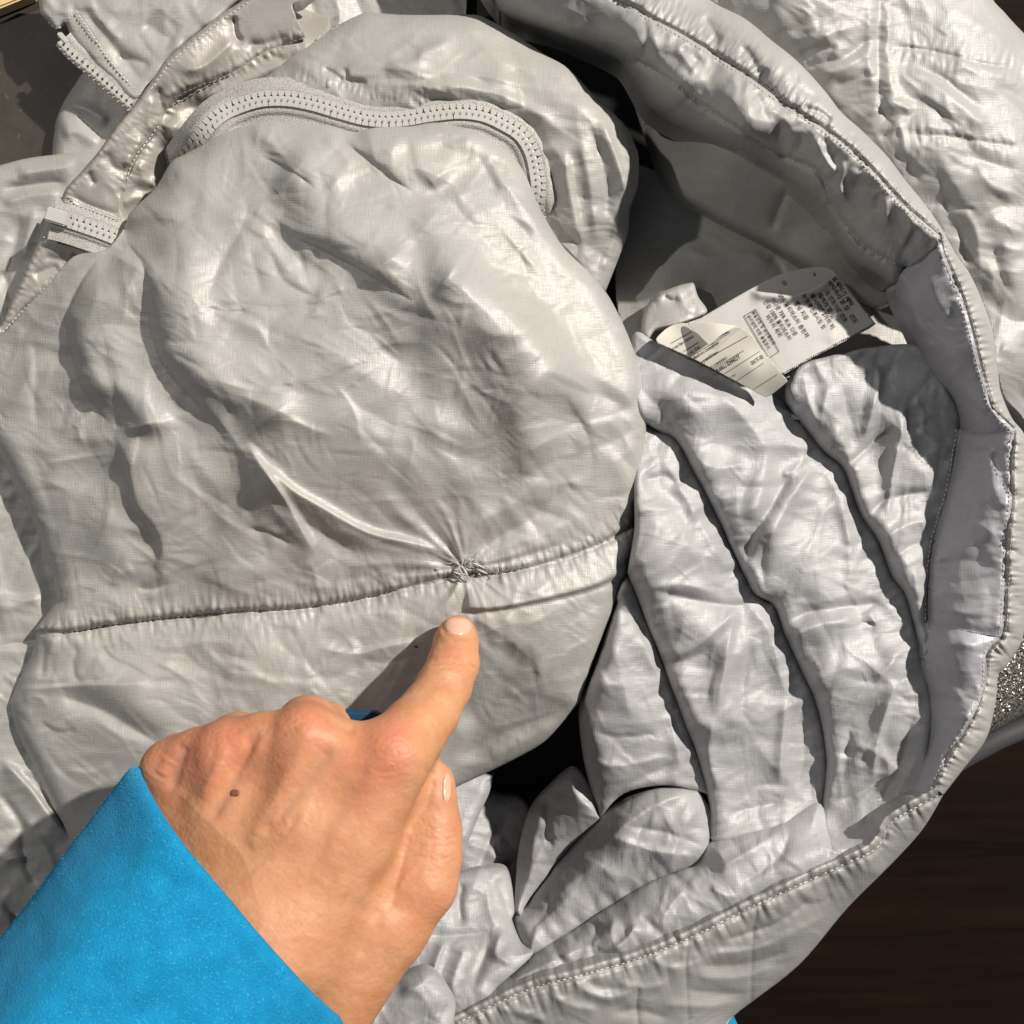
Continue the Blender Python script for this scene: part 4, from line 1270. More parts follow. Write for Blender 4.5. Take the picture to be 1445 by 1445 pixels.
facing('hem_facing', ST_B + ' 1432,606 1400,612 1354,608 1354,606 1353,583 1341,557 1315,530 1300,500 1280,455 1266,425 1262,400 1277,380 1318,350 1326,332',
    wall_base,
    [('1330,340 1300,372 1275,392', -12, 7, 9, 1.6, 0.05), ('1275,405 1290,440 1320,510', 7, 10, 20), ('1345,545 1375,575 1420,600', -7, 8, 10), ('1310,380 1320,420 1345,460', 6, 14, 14), ('1350,430 1340,450 1300,455', -5, 8, 8)],
    M['hem'], 'fb', 171, [ST_B], edge=(22, 26), ep=['1354,606 1353,583 1341,557 1315,530 1300,500 1280,455 1266,425 1262,400'], label='puffed shade-tinted grey facing segment beside the care label')
IN_C = '1311,877 1311,832 1319,764 1338,700 1349,643 1354,606'
facing('hem_facing', ST_C + ' 1413,900 1380,894 1330,884 1309,880 1309,880 ' + IN_C + ' 1354,606 1400,612 1432,606',
    wall_base,
    [('1360,640 1395,650 1405,690 1415,720', 6, 8, 12), ('1400,630 1415,670 1424,710', -9, 7, 9), ('1360,745 1385,742 1410,760', 6, 6, 10, 1.5), ('1330,730 1352,720 1380,728', -5, 8, 10), ('1325,800 1360,790 1400,800', -4, 10, 14), ('1318,830 1350,838 1400,832', 5, 10, 12)],
    M['hem'], 'fc', 181, [ST_C, IN_C], label='shade-tinted grey facing segment on the right wall')
IN_D = '1291,1127 1300,1100 1308,1060 1315,990 1305,930 1309,880'
facing('hem_facing', ST_D + ' 1319,1111 1291,1127 1291,1127 ' + IN_D + ' 1309,880 1330,884 1380,894 1413,900',
    wall_base,
    [('1318,905 1345,900 1390,915', 6, 8, 14), ('1318,985 1350,990 1390,985', -7, 7, 9), ('1330,1000 1350,1010 1375,1010', 5, 8, 12), ('1315,1045 1340,1060 1350,1075', -6, 8, 9), ('1300,1100 1310,1112', 4, 8, 8)],
    M['hem'], 'fd', 191, [ST_D], label='lowest shade-tinted grey facing segment on the right wall')

# double stitching on the hem
def offset_path(s, q):
    P = spline(PT(s), n=5)
    t = np.gradient(P, axis=0)
    t /= np.linalg.norm(t, axis=1)[:, None]
    return P + np.stack([-t[:, 1], t[:, 0]], -1) * q
def zroll(a, b):
    return np.maximum(roll_z(np.array(a, float), np.array(b, float)), -999)
for i, p in enumerate((ST_A, ST_B, ST_C, ST_D)):
    stitches(offset_path(p, -4.5), zroll, M['dark_thread'] if i == 0 else M['thread'], J, 6.6, 5.0, 0.75, 0.4, 20 + i)
    stitches(offset_path(p, 4.5), SHEETS[('fa', 'fb', 'fc', 'fd')[i]], M['thread'], J, 6.6, 5.0, 0.8, 0.6, 30 + i)
stitches(IN_A, SHEETS['fa'], M['thread'], J, 7, 5, 0.9, 0.5, 41)
stitches(offset_path(IN_C, -5), SHEETS['fc'], M['thread'], J, 7, 5, 1.0, 0.8, 42)

# outer shell seen below the hem at the bottom
BS_OUT = '1331,1122 1302,1170 1261,1216 1196,1281 1126,1363 1033,1436 1000,1480'
bs_base = tps([(1319,1111,90),(1249,1152,78),(1202,1202,72),(1068,1263,72),(974,1310,70),(904,1339,68),(834,1360,66),(740,1386,62),(635,1436,58),(560,1480,54),(1331,1122,70),(1302,1170,30),(1261,1216,0),(1196,1281,-40),(1126,1363,-60),(1033,1436,-70),
    (1220,1210,56),(1100,1275,58),(1000,1330,52),(900,1375,48),(780,1410,48),(1120,1320,-6),(980,1400,10),(850,1440,24),(1180,1250,16),(1000,1480,-60)])
BS_FOLDS = [('1010,1330 1050,1318 1100,1300 1150,1262', -7, 4, 7, 1.5), ('990,1345 1060,1340 1130,1312 1180,1280', 7, 8, 12), ('980,1362 1050,1360 1120,1340', -8, 6, 10), ('970,1378 1040,1380 1110,1362', 7, 8, 10), ('960,1396 1040,1402 1080,1395', -7, 6, 10), ('930,1416 1000,1420 1050,1412', 7, 8, 10),
    ('900,1392 898,1420 901,1450', -8, 4, 4, 1.4, 0.05), ('972,1320 968,1360 970,1420 972,1460', -6, 3.5, 3.5, 1.4, 0.05), ('1070,1275 1062,1320 1060,1380 1058,1430', -6, 3.5, 3.5, 1.4, 0.05), ('800,1370 830,1400 860,1408 900,1400', 12, 8, 9, 1.7), ('815,1372 840,1392 880,1395', -10, 6, 7), ('770,1400 810,1420 850,1425', 7, 8, 12), ('870,1385 905,1395 945,1385', 8, 7, 9), ('860,1430 900,1425 950,1440', -7, 8, 8),
    ('905,1345 930,1360 960,1366 1000,1350', 6, 8, 9), ('1120,1270 1150,1275 1180,1262', -5, 6, 9), ('700,1425 740,1430 780,1445', 6, 9, 9)]
def bs_z(u, v):
    z = folds(bs_base(u, v), u, v, BS_FOLDS)
    z = z + 1.5 * crumple(u, v, 58, 201, -18, 2.0, 2)
    z = facets(z, u, v, (620, 1120, 1320, 1445), 90, (20, 60), 0.28, 202, -20, 40)
    z = crinkle(z, u, v, (620, 1120, 1320, 1445), 560, 204, 0.25, (10, 44), -20, 45)
    z = wrinkles(z, u, v, -22, 60, 11, 3.4, 203, 0.55, 80)
    z = creases(z, u, v, (800, 1260, 1200, 1445), 26, (30, 90), -15, 16, 3, 57)
    return puckers(z, u, v, offset_path(ST_E, -14), 8, 26, 19, 206, 0, groove=9, gw=4)
o = sheet('hem_shell', rev(ST_E) + ' 1319,1111 1331,1122 ' + BS_OUT, bs_z, M['shell'], J, res=2.1, edge=(16, 14), edge_paths=[ST_E, BS_OUT], skirt=60, key='bs')
o['label'] = 'outer shell turned over the lower hem, gathered along its stitching'
stitches(offset_path(ST_E, -12), SHEETS['bs'], M['thread'], J, 8, 6, 1.1, 0.8, 43)

# ---- plain lining between facing and quilting (upper cavity)
def u1_z(u, v):
    z = tps([(900,110,-30),(930,180,0),(1000,190,110),(1111,240,126),(1180,310,120),(1250,400,80),(1230,425,40),(1190,412,30),(1126,366,34),(1000,300,28),(945,262,20),(1050,280,68),(1130,320,62)])(u, v)
    z = folds(z, u, v, [('1118,260 1105,285 1095,310 1090,330', -6, 5, 9, 1.5), ('1040,200 1060,215 1080,225', 5, 8, 12), ('1178,310 1182,340 1195,370 1225,400', 14, 6, 10, 1.7), ('1190,320 1200,350 1230,375', -12, 8, 10), ('1200,350 1215,380 1245,400', 8, 5, 8), ('1150,270 1165,300 1170,360', 7, 8, 10)])
    return z + 3 * crumple(u, v, 60, 211, 30, 1.6)
sheet('yoke_lining', '880,60 950,120 1111,200 1190,290 1262,380 1262,425 1240,432 1205,420 1126,370 1000,302 945,264 915,190', u1_z, M['lining'], J, res=2.4, edge=(12, 16), edge_paths=['1262,425 1240,432 1205,420 1126,370 1000,302 945,264 915,190 880,60'], skirt=30, key='u1')
def u2_z(u, v):
    z = tps([(905,250,-50),(945,262,-24),(1126,366,-10),(1240,440,6),(1190,490,24),(1080,540,44),(1000,480,40),(915,500,56),(912,400,6),(1000,350,0),(1060,420,18),(950,440,36),(935,415,44)])(u, v)
    z = folds(z, u, v, [('960,350 1000,362 1060,358 1090,380', 6, 5, 14, 1.5), ('1085,362 1100,375 1108,400', -7, 6, 8), ('918,430 945,412 978,400 985,425', 14, 8, 10), ('925,455 950,448 990,440', -8, 6, 6), ('930,420 945,430 960,425', -6, 4, 6), ('1140,470 1180,480 1230,440', -8, 10, 14)])
    return z + 2.5 * crumple(u, v, 50, 221, 20, 1.6)
sheet('yoke_lining', '880,240 945,250 1000,290 1126,355 1262,410 1300,470 1320,540 1240,580 1100,590 940,540 900,520 870,420', u2_z, M['lining'], J, res=2.4, skirt=10, key='u2')

# ---- quilted baffles of the back lining
l_base = tps([(920,520,72),(920,700,84),(905,830,70),(880,860,44),(830,960,30),(830,1100,-10),(1000,540,76),(1100,600,60),(1200,560,58),(1330,560,66),(1345,640,58),(1315,800,44),(1310,900,38),(1230,760,34),(1100,850,34),(1000,850,50),(1000,1000,22),(1150,1000,12),(1300,1000,44),(1285,1130,36),(1160,1180,8),(1000,1180,0),(850,1160,-22),
    (735,1270,-70),(850,1290,-8),(1000,1240,18),(1150,1210,40),(900,1330,34),(740,1380,24),(640,1425,20),(600,1300,-40),(650,1200,-66),(740,1120,-96),(1230,1190,46),(1068,1262,50)])
def baffle(poly, key, seed, fl, puff=(64, 50), name='baffle', mat=None, seams=(), ang=30, crump=4.4, dz=0, lr=None):
    def zf(u, v):
        z = l_base(u, v) + puff[1] * 0.55 + dz
        if lr:      # filling sags against the lower seam: steep on one side, long fall to the other
            dl = path_dist(u, v, spline(PT(lr[0]), n=4))[0]
            dr = path_dist(u, v, spline(PT(lr[1]), n=4))[0]
            q = dl / np.maximum(dl + dr, 1e-6)
            dl2 = dl * (1 + 0.35 * perlin(u / 34, v / 34, seed + 31))
            ris = np.sqrt(1 - (1 - np.clip(dl2 / 26, 0, 1)) ** 2)
            ris = ris * (0.92 + 0.55 * perlin(u / 75, v / 75, seed + 32))
            z = l_base(u, v) + lr[2] * np.clip((1230 - v) / 260, 0.4, 1) * ris * (0.14 + 0.86 * np.cos(np.clip(q, 0, 1) ** 1.25 * np.pi / 2) ** 0.9) - 8
        z = folds(z, u, v, fl, 1.15)
        z = z + 0.5 * crump * crumple(u, v, 70, seed, ang, 1.7, 2)
        P = PT(poly)
        lo, hi = P.min(0), P.max(0)
        z = facets(z, u, v, (lo[0], lo[1], hi[0], hi[1]), int((hi[0] - lo[0]) * (hi[1] - lo[1]) / 4200), (24, 85), 0.36, seed + 2, ang - 70, 38)
        z = crinkle(z, u, v, (lo[0], lo[1], hi[0], hi[1]), 330, seed + 6, 0.30, (9, 38), ang - 70, 45)
        z = wrinkles(z, u, v, ang - 75, 48, 14, 1.3, seed + 3, 0.4, 60)
        z = wrinkles(z, u, v, ang - 20, 36, 9, 1.1, seed + 12, 0.35, 50)
        z = creases(z, u, v, (lo[0], lo[1], hi[0], hi[1]), int((hi[0] - lo[0]) * (hi[1] - lo[1]) / 3400), (22, 75), ang - 60, 40, 3.2, seed + 8, 10)
        for i, s in enumerate(seams):
            z = puckers(z, u, v, s, 6.5, 30, 33, seed + 20 + i, 0)
        return z
    return sheet(name, poly, zf, mat or M['baffle'], J, res=1.8, edge=(puff[0], puff[1] * 0.92), skirt=14, key=key, blend=0.55)
S1 = '912,600 923,606 953,621 975,658 1009,723 1032,775 1051,813 1066,839 1092,855 1107,896 1130,945 1149,987 1160,1028 1166,1080 1160,1135'
S2 = '1104,564 1134,602 1164,640 1190,662 1213,723 1239,764 1258,813 1277,839 1289,881 1300,926 1315,987'
S0 = '886,812 905,860 926,915 945,964 972,1036 990,1085 1002,1140 1004,1178'
baffle('895,470 930,485 1000,500 1060,540 1104,564 1104,564 1134,602 1164,640 1190,662 1213,723 1239,764 1258,813 1277,839 1289,881 1300,926 1315,987 1309,1060 1303,1118 1258,1150 1234,1192 1180,1205 1163,1180 1160,1135 1160,1135 1166,1080 1160,1028 1149,987 1130,945 1107,896 1092,855 1066,839 1051,813 1032,775 1009,723 975,658 953,621 923,606 905,590 890,540',
    'b2', 231, [('940,560 962,530 1000,533 1060,560', -6, 9, 12), ('1010,545 1050,590 1090,640', 8, 16, 26), ('1120,660 1085,720 1060,760 1052,805', -14, 8, 14, 1.6), ('1150,655 1125,690 1095,745 1080,770', 14, 8, 16, 1.6), ('1085,765 1075,790 1080,840', -9, 7, 10), ('1140,640 1120,665 1100,672', 8, 6, 10), ('1085,620 1075,690 1060,745', 7, 10, 18, 1.7),
     ('1100,880 1150,862 1230,852 1262,845', -10, 8, 12, 1.6), ('1110,905 1160,880 1215,880', 8, 10, 14), ('1150,650 1185,700 1200,780 1195,850', 8, 16, 12), ('1225,860 1235,880 1232,880', 8, 8, 10), ('1280,905 1240,960 1200,1010 1170,1040', 7, 5, 16, 1.5), ('1270,950 1240,1040 1230,1110', 7, 5, 12, 1.5), ('1200,1010 1195,1070 1180,1130', -6, 9, 12), ('1290,1000 1270,1080 1240,1140', -8, 10, 12), ('1170,1135 1210,1120 1260,1090', -9, 7, 10), ('975,640 1010,660 1060,650', 5, 7, 14)],
    puff=(8, 8), lr=(S1, S2, 46), seams=(S1, S2), ang=58)
baffle('1112,574 1113,542 1130,515 1160,505 1230,490 1300,490 1335,545 1353,583 1354,606 1354,606 1349,643 1338,700 1319,764 1311,832 1311,877 1308,925 1300,926 1289,881 1277,839 1258,813 1239,764 1213,723 1190,662 1164,640 1134,602 1120,586',
    'b3', 241, [('1135,525 1140,560 1150,590 1165,600', 9, 8, 10), ('1170,540 1162,580 1158,605', 7, 7, 8), ('1205,515 1235,520 1240,540 1225,600 1212,630', 12, 7, 10, 1.6), ('1190,540 1195,580 1205,640', -8, 9, 9), ('1278,565 1275,600 1262,660 1252,735', 13, 4, 10, 1.6), ('1290,560 1305,585 1300,605', 9, 5, 9), ('1195,660 1230,625 1268,605', -7, 5, 8, 1.5), ('1225,730 1250,705 1300,695 1325,690', -8, 6, 10, 1.5), ('1240,765 1280,740 1320,735', 8, 8, 14), ('1258,795 1285,770 1315,765', -6, 6, 9), ('1295,600 1320,625 1345,640', 8, 8, 12)],
    puff=(8, 8), lr=(S2, IN_C, 42), seams=(S2, IN_C), ang=-30)
baffle('890,540 905,590 923,606 953,621 975,658 1009,723 1032,775 1051,813 1066,839 1092,855 1092,855 1107,896 1130,945 1149,987 1160,1028 1166,1080 1160,1135 1150,1150 1115,1165 1060,1180 1009,1188 1002,1178 1002,1140 990,1085 972,1036 945,964 926,915 905,860 886,812 886,812 890,790 897,740 893,640',
    'b1', 251, [('903,680 940,672 960,690', -7, 9, 12), ('930,640 960,690 1000,760 1035,820', 9, 22, 12), ('915,830 950,840 1000,850 1040,855 1062,842', -12, 6, 9, 1.6), ('905,835 960,825 1020,840', 8, 10, 10), ('1045,850 1010,890 970,920 930,935', 12, 8, 16, 1.6), ('1042,852 1030,900 1020,960 1010,1010', 9, 6, 14, 1.6), ('1050,852 1080,880 1095,920 1110,990', 9, 10, 14), ('930,940 980,925 1010,905', -10, 7, 9), ('1060,900 1050,960 1045,1020', -8, 8, 10), ('1110,980 1105,1040 1100,1110', 9, 5, 10, 1.6), ('1130,1000 1135,1060 1120,1120', -9, 8, 8), ('1010,1010 1000,1060 1015,1120', 7, 8, 10), ('1020,1150 1060,1140 1110,1130', -6, 7, 10), ('925,700 960,740 985,800', 5, 16, 20)],
    puff=(8, 8), lr=(S0, S1, 48), seams=(S1, S0), ang=40)
baffle('886,812 905,860 926,915 945,964 972,1036 990,1085 1002,1120 990,1118 940,1108 880,1120 846,1155 846,1155 832,1110 822,1060 818,1000 835,950 850,905 868,850',
    'b0', 261, [('870,860 895,870 915,910', -8, 7, 10), ('860,905 880,960 890,1020', 7, 12, 16), ('890,870 905,900 930,960', 10, 6, 12), ('940,1000 955,1050 960,1090', 9, 5, 10), ('835,1030 870,1040 930,1035', -6, 6, 9), ('830,1075 880,1080 950,1065', 6, 7, 10), ('850,1140 900,1100 960,1075', -7, 9, 10)],
    puff=(8, 8), lr=('868,850 850,905 835,950 818,1000 822,1060 832,1110 846,1155', S0, 44), seams=(S0,), ang=70)
# horizontal baffles at the bottom of the cavity
baffle('846,1155 880,1132 930,1112 985,1114 985,1114 1004,1150 1002,1200 985,1218 916,1246 846,1288 800,1318 752,1347 736,1335 722,1300 740,1280 770,1240 800,1200',
    'c1', 271, [('985,1115 940,1130 890,1160 840,1200', 9, 8, 18), ('990,1130 960,1180 940,1235', 8, 7, 16, 1.6), ('860,1180 920,1200 990,1210', 6, 6, 12, 1.5), ('880,1165 940,1175 995,1195', -6, 6, 8), ('760,1290 800,1250 850,1215', 7, 10, 14), ('740,1320 770,1290 780,1250', -7, 8, 9)],
    puff=(56, 46), seams=('985,1218 916,1246 846,1288 752,1347',), ang=-28)
baffle('810,1084 832,1110 846,1155 846,1155 800,1200 770,1240 740,1280 735,1293 726,1286 728,1240 734,1190 750,1140 780,1105',
    'c0', 281, [('806,1090 812,1120 846,1150', 9, 6, 9), ('775,1120 772,1180 785,1200', -7, 6, 9), ('770,1125 755,1180 745,1250', 6, 9, 9)], puff=(38, 30), ang=80)
baffle('985,1218 1000,1188 1060,1168 1115,1146 1160,1132 1190,1196 1202,1205 1068,1268 974,1314 904,1343 834,1364 740,1392 690,1412 700,1392 752,1347 800,1318 846,1288 916,1246',
    'c2', 291, [('1003,1235 1050,1205 1112,1165', 8, 9, 14), ('870,1290 862,1320 880,1350', 11, 7, 9), ('850,1300 835,1330 840,1355', -8, 7, 8), ('900,1290 925,1310 945,1330', -7, 8, 9), ('850,1345 880,1330 900,1300', 10, 5, 9, 1.6), ('970,1250 940,1290 935,1320', 9, 6, 10), ('1115,1170 1100,1210 1040,1250', -8, 7, 9), ('1000,1250 1030,1265 1050,1262', 5, 8, 8), ('780,1345 800,1360 830,1358', -6, 8, 8)],
    puff=(40, 40), seams=('985,1218 916,1246 846,1288 752,1347', '1068,1266 974,1312 904,1341 834,1362'), ang=-30)
# crumpled lining left of them, running under the hand
baffle('726,1286 722,1300 736,1335 752,1347 700,1395 690,1412 635,1440 600,1440 560,1400 560,1330 600,1270 630,1240 680,1225 715,1228',
    'c3', 301, [('655,1240 648,1270 652,1310', -14, 6, 8, 1.6), ('640,1240 625,1280 610,1310', 10, 9, 9), ('700,1235 712,1270 720,1300', -9, 6, 8), ('690,1240 690,1280 700,1310', 8, 9, 9), ('600,1320 640,1320 700,1315', -8, 6, 9), ('630,1325 615,1360 610,1390', 9, 5, 9, 1.6), ('710,1312 700,1345 725,1360', 12, 6, 8, 1.6), ('660,1330 640,1380 640,1410', 8, 10, 10), ('690,1330 670,1390 665,1420', -7, 9, 9)],
    puff=(26, 22), ang=70, crump=5.5, dz=12)
baffle('650,1110 700,1120 740,1130 760,1180 740,1290 700,1300 650,1260 640,1180', 'c6', 341, [('655,1190 690,1200 715,1228', 10, 8, 12), ('720,1150 690,1190 670,1230', -10, 8, 10)], puff=(24, 16), ang=70, dz=-62)
baffle('660,1095 697,1092 697,1092 690,1120 676,1150 662,1185 650,1215 630,1245 600,1240 600,1120', 'c4', 311, [('690,1100 670,1150 650,1200', 7, 8, 14)], puff=(20, 14), ang=70, dz=-20)
baffle('640,1445 642,1420 630,1395 615,1375 598,1366 570,1375 520,1405 480,1440 470,1480 640,1490', 'c5', 321, [('560,1390 590,1400 620,1440', 6, 14, 16)], puff=(24, 18), ang=40, crump=2.5, dz=62)
# ------------------------------------------------------------------ care labels sewn into the side seam
def lab_z(u, v):
    z = tps([(950,470,104),(985,451,106),(1059,410,102),(1107,385,98),(1159,377,92),(1177,385,92),(1204,417,96),(1233,456,102),(1152,502,116),(1107,526,120),(1040,520,116),(1110,450,112)])(u, v)
    return z
lb = sheet('care_label', '960,470 985,451 985,451 1059,408 1107,385 1159,376 1176,382 1176,382 1204,417 1236,457 1236,457 1226,464 1152,502 1107,528 1107,528 1040,530 980,505 950,485', lambda u, v: lab_z(u, v) - 5, M['label'], J, res=2.6, skirt=1.2, key='lback')
lb['label'] = 'back layer of the white satin care label'
LF_FOLDS = [('1056,413 1085,416 1119,418 1150,408 1175,394', 13, 4, 10, 1.8, 0.15), ('1062,422 1100,428 1140,426 1172,408', -3, 5, 8), ('1195,420 1180,450 1170,490', 3, 12, 14)]
def lf_z(u, v):
    return folds(lab_z(u, v), u, v, LF_FOLDS) + 0.8 * perlin(u / 40, v / 40, 3)
lf = sheet('care_label', '972,462 1000,444 1056,412 1085,413 1119,415 1150,405 1172,391 1178,390 1178,390 1204,419 1233,456 1233,456 1152,501 1107,526 1107,526 1040,527 985,500 955,482', lf_z, M['label'], J, res=1.6, skirt=1.2, key='lfront')
lf['label'] = 'white satin care label printed in Korean'
ch = empty('label_stitching', W(1190, 480, 110)); ch.parent = lf; 
bpy.data.objects.remove(ch)
o = stitches('1110,524 1152,500 1200,474 1230,458', lambda a, b: lf_z(np.array(a, float), np.array(b, float)), M['label'], lf, 3.4, 2.6, 1.0, 0.7, 51)

def cr_z(u, v):
    z = tps([(927,478,124),(950,460,124),(972,456,130),(1040,461,144),(1060,472,146),(1074,492,140),(1112,538,130),(1084,559,112),(1037,536,122),(982,507,126),(1020,490,136),(1060,520,134)])(u, v)
    return z
cr = sheet('care_label', '926,478 940,464 955,457 972,456 972,456 1005,458 1040,461 1058,470 1074,492 1074,492 1112,538 1112,538 1084,560 1076,558 1037,537 982,508 930,484', cr_z, M['cream'], J, res=1.6, skirt=1.2, key='cream')
cr['label'] = 'cream content label curled over the white one'
def fl_z(u, v):
    return tps([(972,456,132),(1042,461,148),(1000,487,144),(1008,462,147)])(u, v) + 3
fo = sheet('folded_corner', '971,455 1005,456 1042,460 1042,460 1022,470 1000,487 1000,487 988,474', fl_z, M['cream'], cr, res=1.6, skirt=1.0)
# stub of the lining loop the labels are sewn to
def loop_z(u, v):
    z = tps([(912,440,70),(940,410,72),(978,398,70),(996,440,88),(950,462,94),(915,475,84)])(u, v)
    return folds(z, u, v, [('920,425 945,412 965,405', 5, 5, 8), ('935,415 950,425 957,418', -6, 3, 5, 1.5), ('918,462 950,450 990,442', -5, 4, 5), ('960,405 965,430 980,442', 4, 6, 8)]) + 1.5 * crumple(u, v, 26, 331)
sheet('seam_tab', '906,470 908,445 916,428 935,412 960,402 979,396 979,396 985,418 998,440 975,452 950,460 925,466 915,478', loop_z, M['lining'], J, res=1.8, edge=(8, 8), skirt=14, key='tab')

import bpy as _b
def print_text(s, u0, v0, ang, size, zf, parent, squash=1.0, lift=1.1, bold=0.0):
    c = bpy.data.curves.new('print', 'FONT')
    c.body = s
    c.size = 1.0
    c.offset = bold
    t = bpy.data.objects.new('print', c)
    col.objects.link(t)
    dg = bpy.context.evaluated_depsgraph_get()
    me = bpy.data.meshes.new_from_object(t.evaluated_get(dg))
    bpy.data.objects.remove(t)
    n = len(me.vertices)
    if n == 0:
        return
    a = np.empty(n * 3)
    me.vertices.foreach_get('co', a)
    a = a.reshape(-1, 3)
    x, y = a[:, 0] * size * squash, a[:, 1] * size
    r = math.radians(ang)
    u = u0 + x * math.cos(r) + y * math.sin(r)
    v = v0 + x * math.sin(r) - y * math.cos(r)
    z = zf(u, v) + lift
    me.vertices.foreach_set('co', to_world(u, v, z).astype(np.float32).ravel())
    me.materials.clear()
    me.materials.append(M['ink'])
    me.update()
    o = bpy.data.objects.new('print', me)
    col.objects.link(o)
    o.parent = parent
    return o

def LB(zx, zy):      # reading positions were noted on an enlargement of the label
    return 900 + zx / 4.014, 360 + zy / 4.014
for s, x, y, sz, sq in (('물세탁기 세탁', 1098, 128, 8.4, 1.0), ('세탁하지 말 것   건조', 1072, 150, 8.0, 1.02), ('지 건조기로 건조', 1056, 208, 7.8, .95), ('때까지 말 것', 1015, 222, 8.0, 1.0),
                        ('를 나려면 2개의 테', 975, 226, 7.6, .98), ('와 함께 건조시킬 것', 925, 228, 7.6, .92), ('별넘 지름', 886, 268, 7.6, 1.0), ('100% 폴리에스터 충전재', 788, 212, 7.6, 1.0),
                        ('덕다운 75% 최소 다운', 752, 250, 7.6, .92), ('안감 100% 폴리에스터', 712, 262, 7.6, .95), ('테두리 제외', 725, 345, 7.6, .98)):
    u0, v0 = LB(x, y)
    print_text(s, u0, v0, 57, sz, lf_z, lf, sq, 1.0, 0.012)
for s, x, y in (('품질경영 및 공산품안전', 645, 322), ('관리법에 의한 품질표시', 618, 345)):
    u0, v0 = LB(x, y)
    print_text(s, u0, v0, 57, 6.2, lf_z, lf, .93, 1.0, 0.012)
def rule(path, zf, parent, w=0.7, lift=1.2, name='print'):
    P = resample(spline(PT(path), n=3), 2.0) if isinstance(path, str) else path
    t = np.gradient(P, axis=0); t /= np.linalg.norm(t, axis=1)[:, None]
    nr = np.stack([-t[:, 1], t[:, 0]], -1)
    A = np.vstack([P - nr * w / 2, P + nr * w / 2])
    n = len(P); i = np.arange(n - 1)
    o = mesh_np(name, to_world(A[:, 0], A[:, 1], zf(A[:, 0], A[:, 1]) + lift), [np.stack([i, n + i, n + i + 1, i + 1], -1)], M['ink'], parent)
    return o
q = [LB(*p) for p in ((602, 345), (668, 306), (800, 545), (742, 585))]
for a, b in ((0, 1), (1, 2), (2, 3), (3, 0)):
    rule('%f,%f %f,%f' % (*q[a], *q[b]), lf_z, lf, 0.9)
print_text('02', *LB(815, 150), 60, 7, lambda u, v: lab_z(u, v) - 5, lb, 1, 1.2)
print_text('P', *LB(1000, 92), 150, 8, lambda u, v: lab_z(u, v) - 5, lb, 1, 1.2)
for s, x, y, sz, b in (('t to be remo', 200, 540, 7.2, 0), ('ed to the', 270, 580, 7.2, 0), ('ified in complian', 320, 592, 7.0, 0), ('y and law', 372, 610, 7.4, 0), ('le contains', 410, 648, 7.2, 0), ('RIAL ONLY', 450, 668, 8.6, .012), ('01T-0', 652, 622, 8.2, 0.004), ('RE', 540, 692, 4.6, 0)):
    u0, v0 = LB(x, y)
    print_text(s, u0, v0, -33, sz, cr_z, cr, .93, 1.0, 0.006 + b)
for a, b in (((190, 498), (305, 432)), ((262, 545), (345, 492)), ((292, 580), (520, 440)), ((360, 604), (622, 458)), ((425, 645), (600, 540)), ((492, 672), (690, 545)), ((560, 712), (712, 612)), ((660, 758), (790, 676))):
    rule('%f,%f %f,%f' % (*LB(*a), *LB(*b)), cr_z, cr, 0.8)
# ------------------------------------------------------------------ the pointing hand: one continuous surface from a blended distance field
def G(u, v, z, r):
    k = (D - z) / D
    return np.array([(u - C0) * k, (v - C0) * k, z]), r * k
GS = 3.6
glo = np.array([-450., 92., 60.]); ghi = np.array([0., 640., 440.])
ax = [np.arange(glo[i], ghi[i] + GS, GS) for i in range(3)]
GX, GY, GZ = np.meshgrid(*ax, indexing='ij')
GX = GX.astype(np.float32); GY = GY.astype(np.float32); GZ = GZ.astype(np.float32)
def cone(A, B, flat=1.0):
    (a, ra), (b, rb) = A, B
    d = (b - a).astype(np.float32)
    L2 = float(d @ d)
    px, py, pz = GX - a[0], GY - a[1], GZ - a[2]
    t = np.clip((px * d[0] + py * d[1] + pz * d[2]) / L2, 0, 1)
    return np.sqrt((px - t * d[0]) ** 2 + (py - t * d[1]) ** 2 + (pz - t * d[2]) ** 2) - (ra + (rb - ra) * t)
def smin(a, b, k):
    h = np.clip(0.5 + 0.5 * (b - a) / k, 0, 1)
    return b + (a - b) * h - k * h * (1 - h)
def chain(nodes, k=10):
    s = None
    for A, B in zip(nodes[:-1], nodes[1:]):
        c = cone(A, B)
        s = c if s is None else smin(s, c, k)
    return s
zt = 112
index = chain([G(646,892,zt+30,24), G(644,905,zt+36,31), G(640,936,zt+66,35.5), G(627,968,zt+96,38), G(606,1004,zt+128,42), G(585,1030,zt+155,46), G(556,1066,zt+186,52)], 8)
middle = chain([G(428,1040,306,42), G(434,1026,262,42), G(456,1036,196,44), G(470,1100,150,44), G(462,1150,168,38), G(450,1170,190,34)], 12)
ring = chain([G(322,1066,290,42), G(336,1052,250,44), G(360,1060,190,44), G(370,1120,150,42), G(372,1165,170,36), G(372,1180,190,32)], 12)
pinky = chain([G(240,1088,262,38), G(256,1076,230,39), G(280,1090,180,39), G(296,1140,150,37), G(302,1176,170,32), G(304,1190,185,28)], 12)
thumb = chain([G(470,1400,276,70), G(545,1300,268,62), G(592,1245,262,52), G(606,1205,256,44), G(610,1168,250,39), G(610,1135,248,32), G(613,1112,246,28), G(617,1099,246,21)], 12)
m_i = chain([G(556,1066,298,52), G(500,1180,308,58), G(420,1330,320,66)], 10)
m_m = chain([G(436,1046,306,44), G(410,1160,314,54), G(375,1330,322,62)], 10)
m_r = chain([G(322,1066,290,42), G(320,1170,302,52), G(330,1330,318,60)], 10)
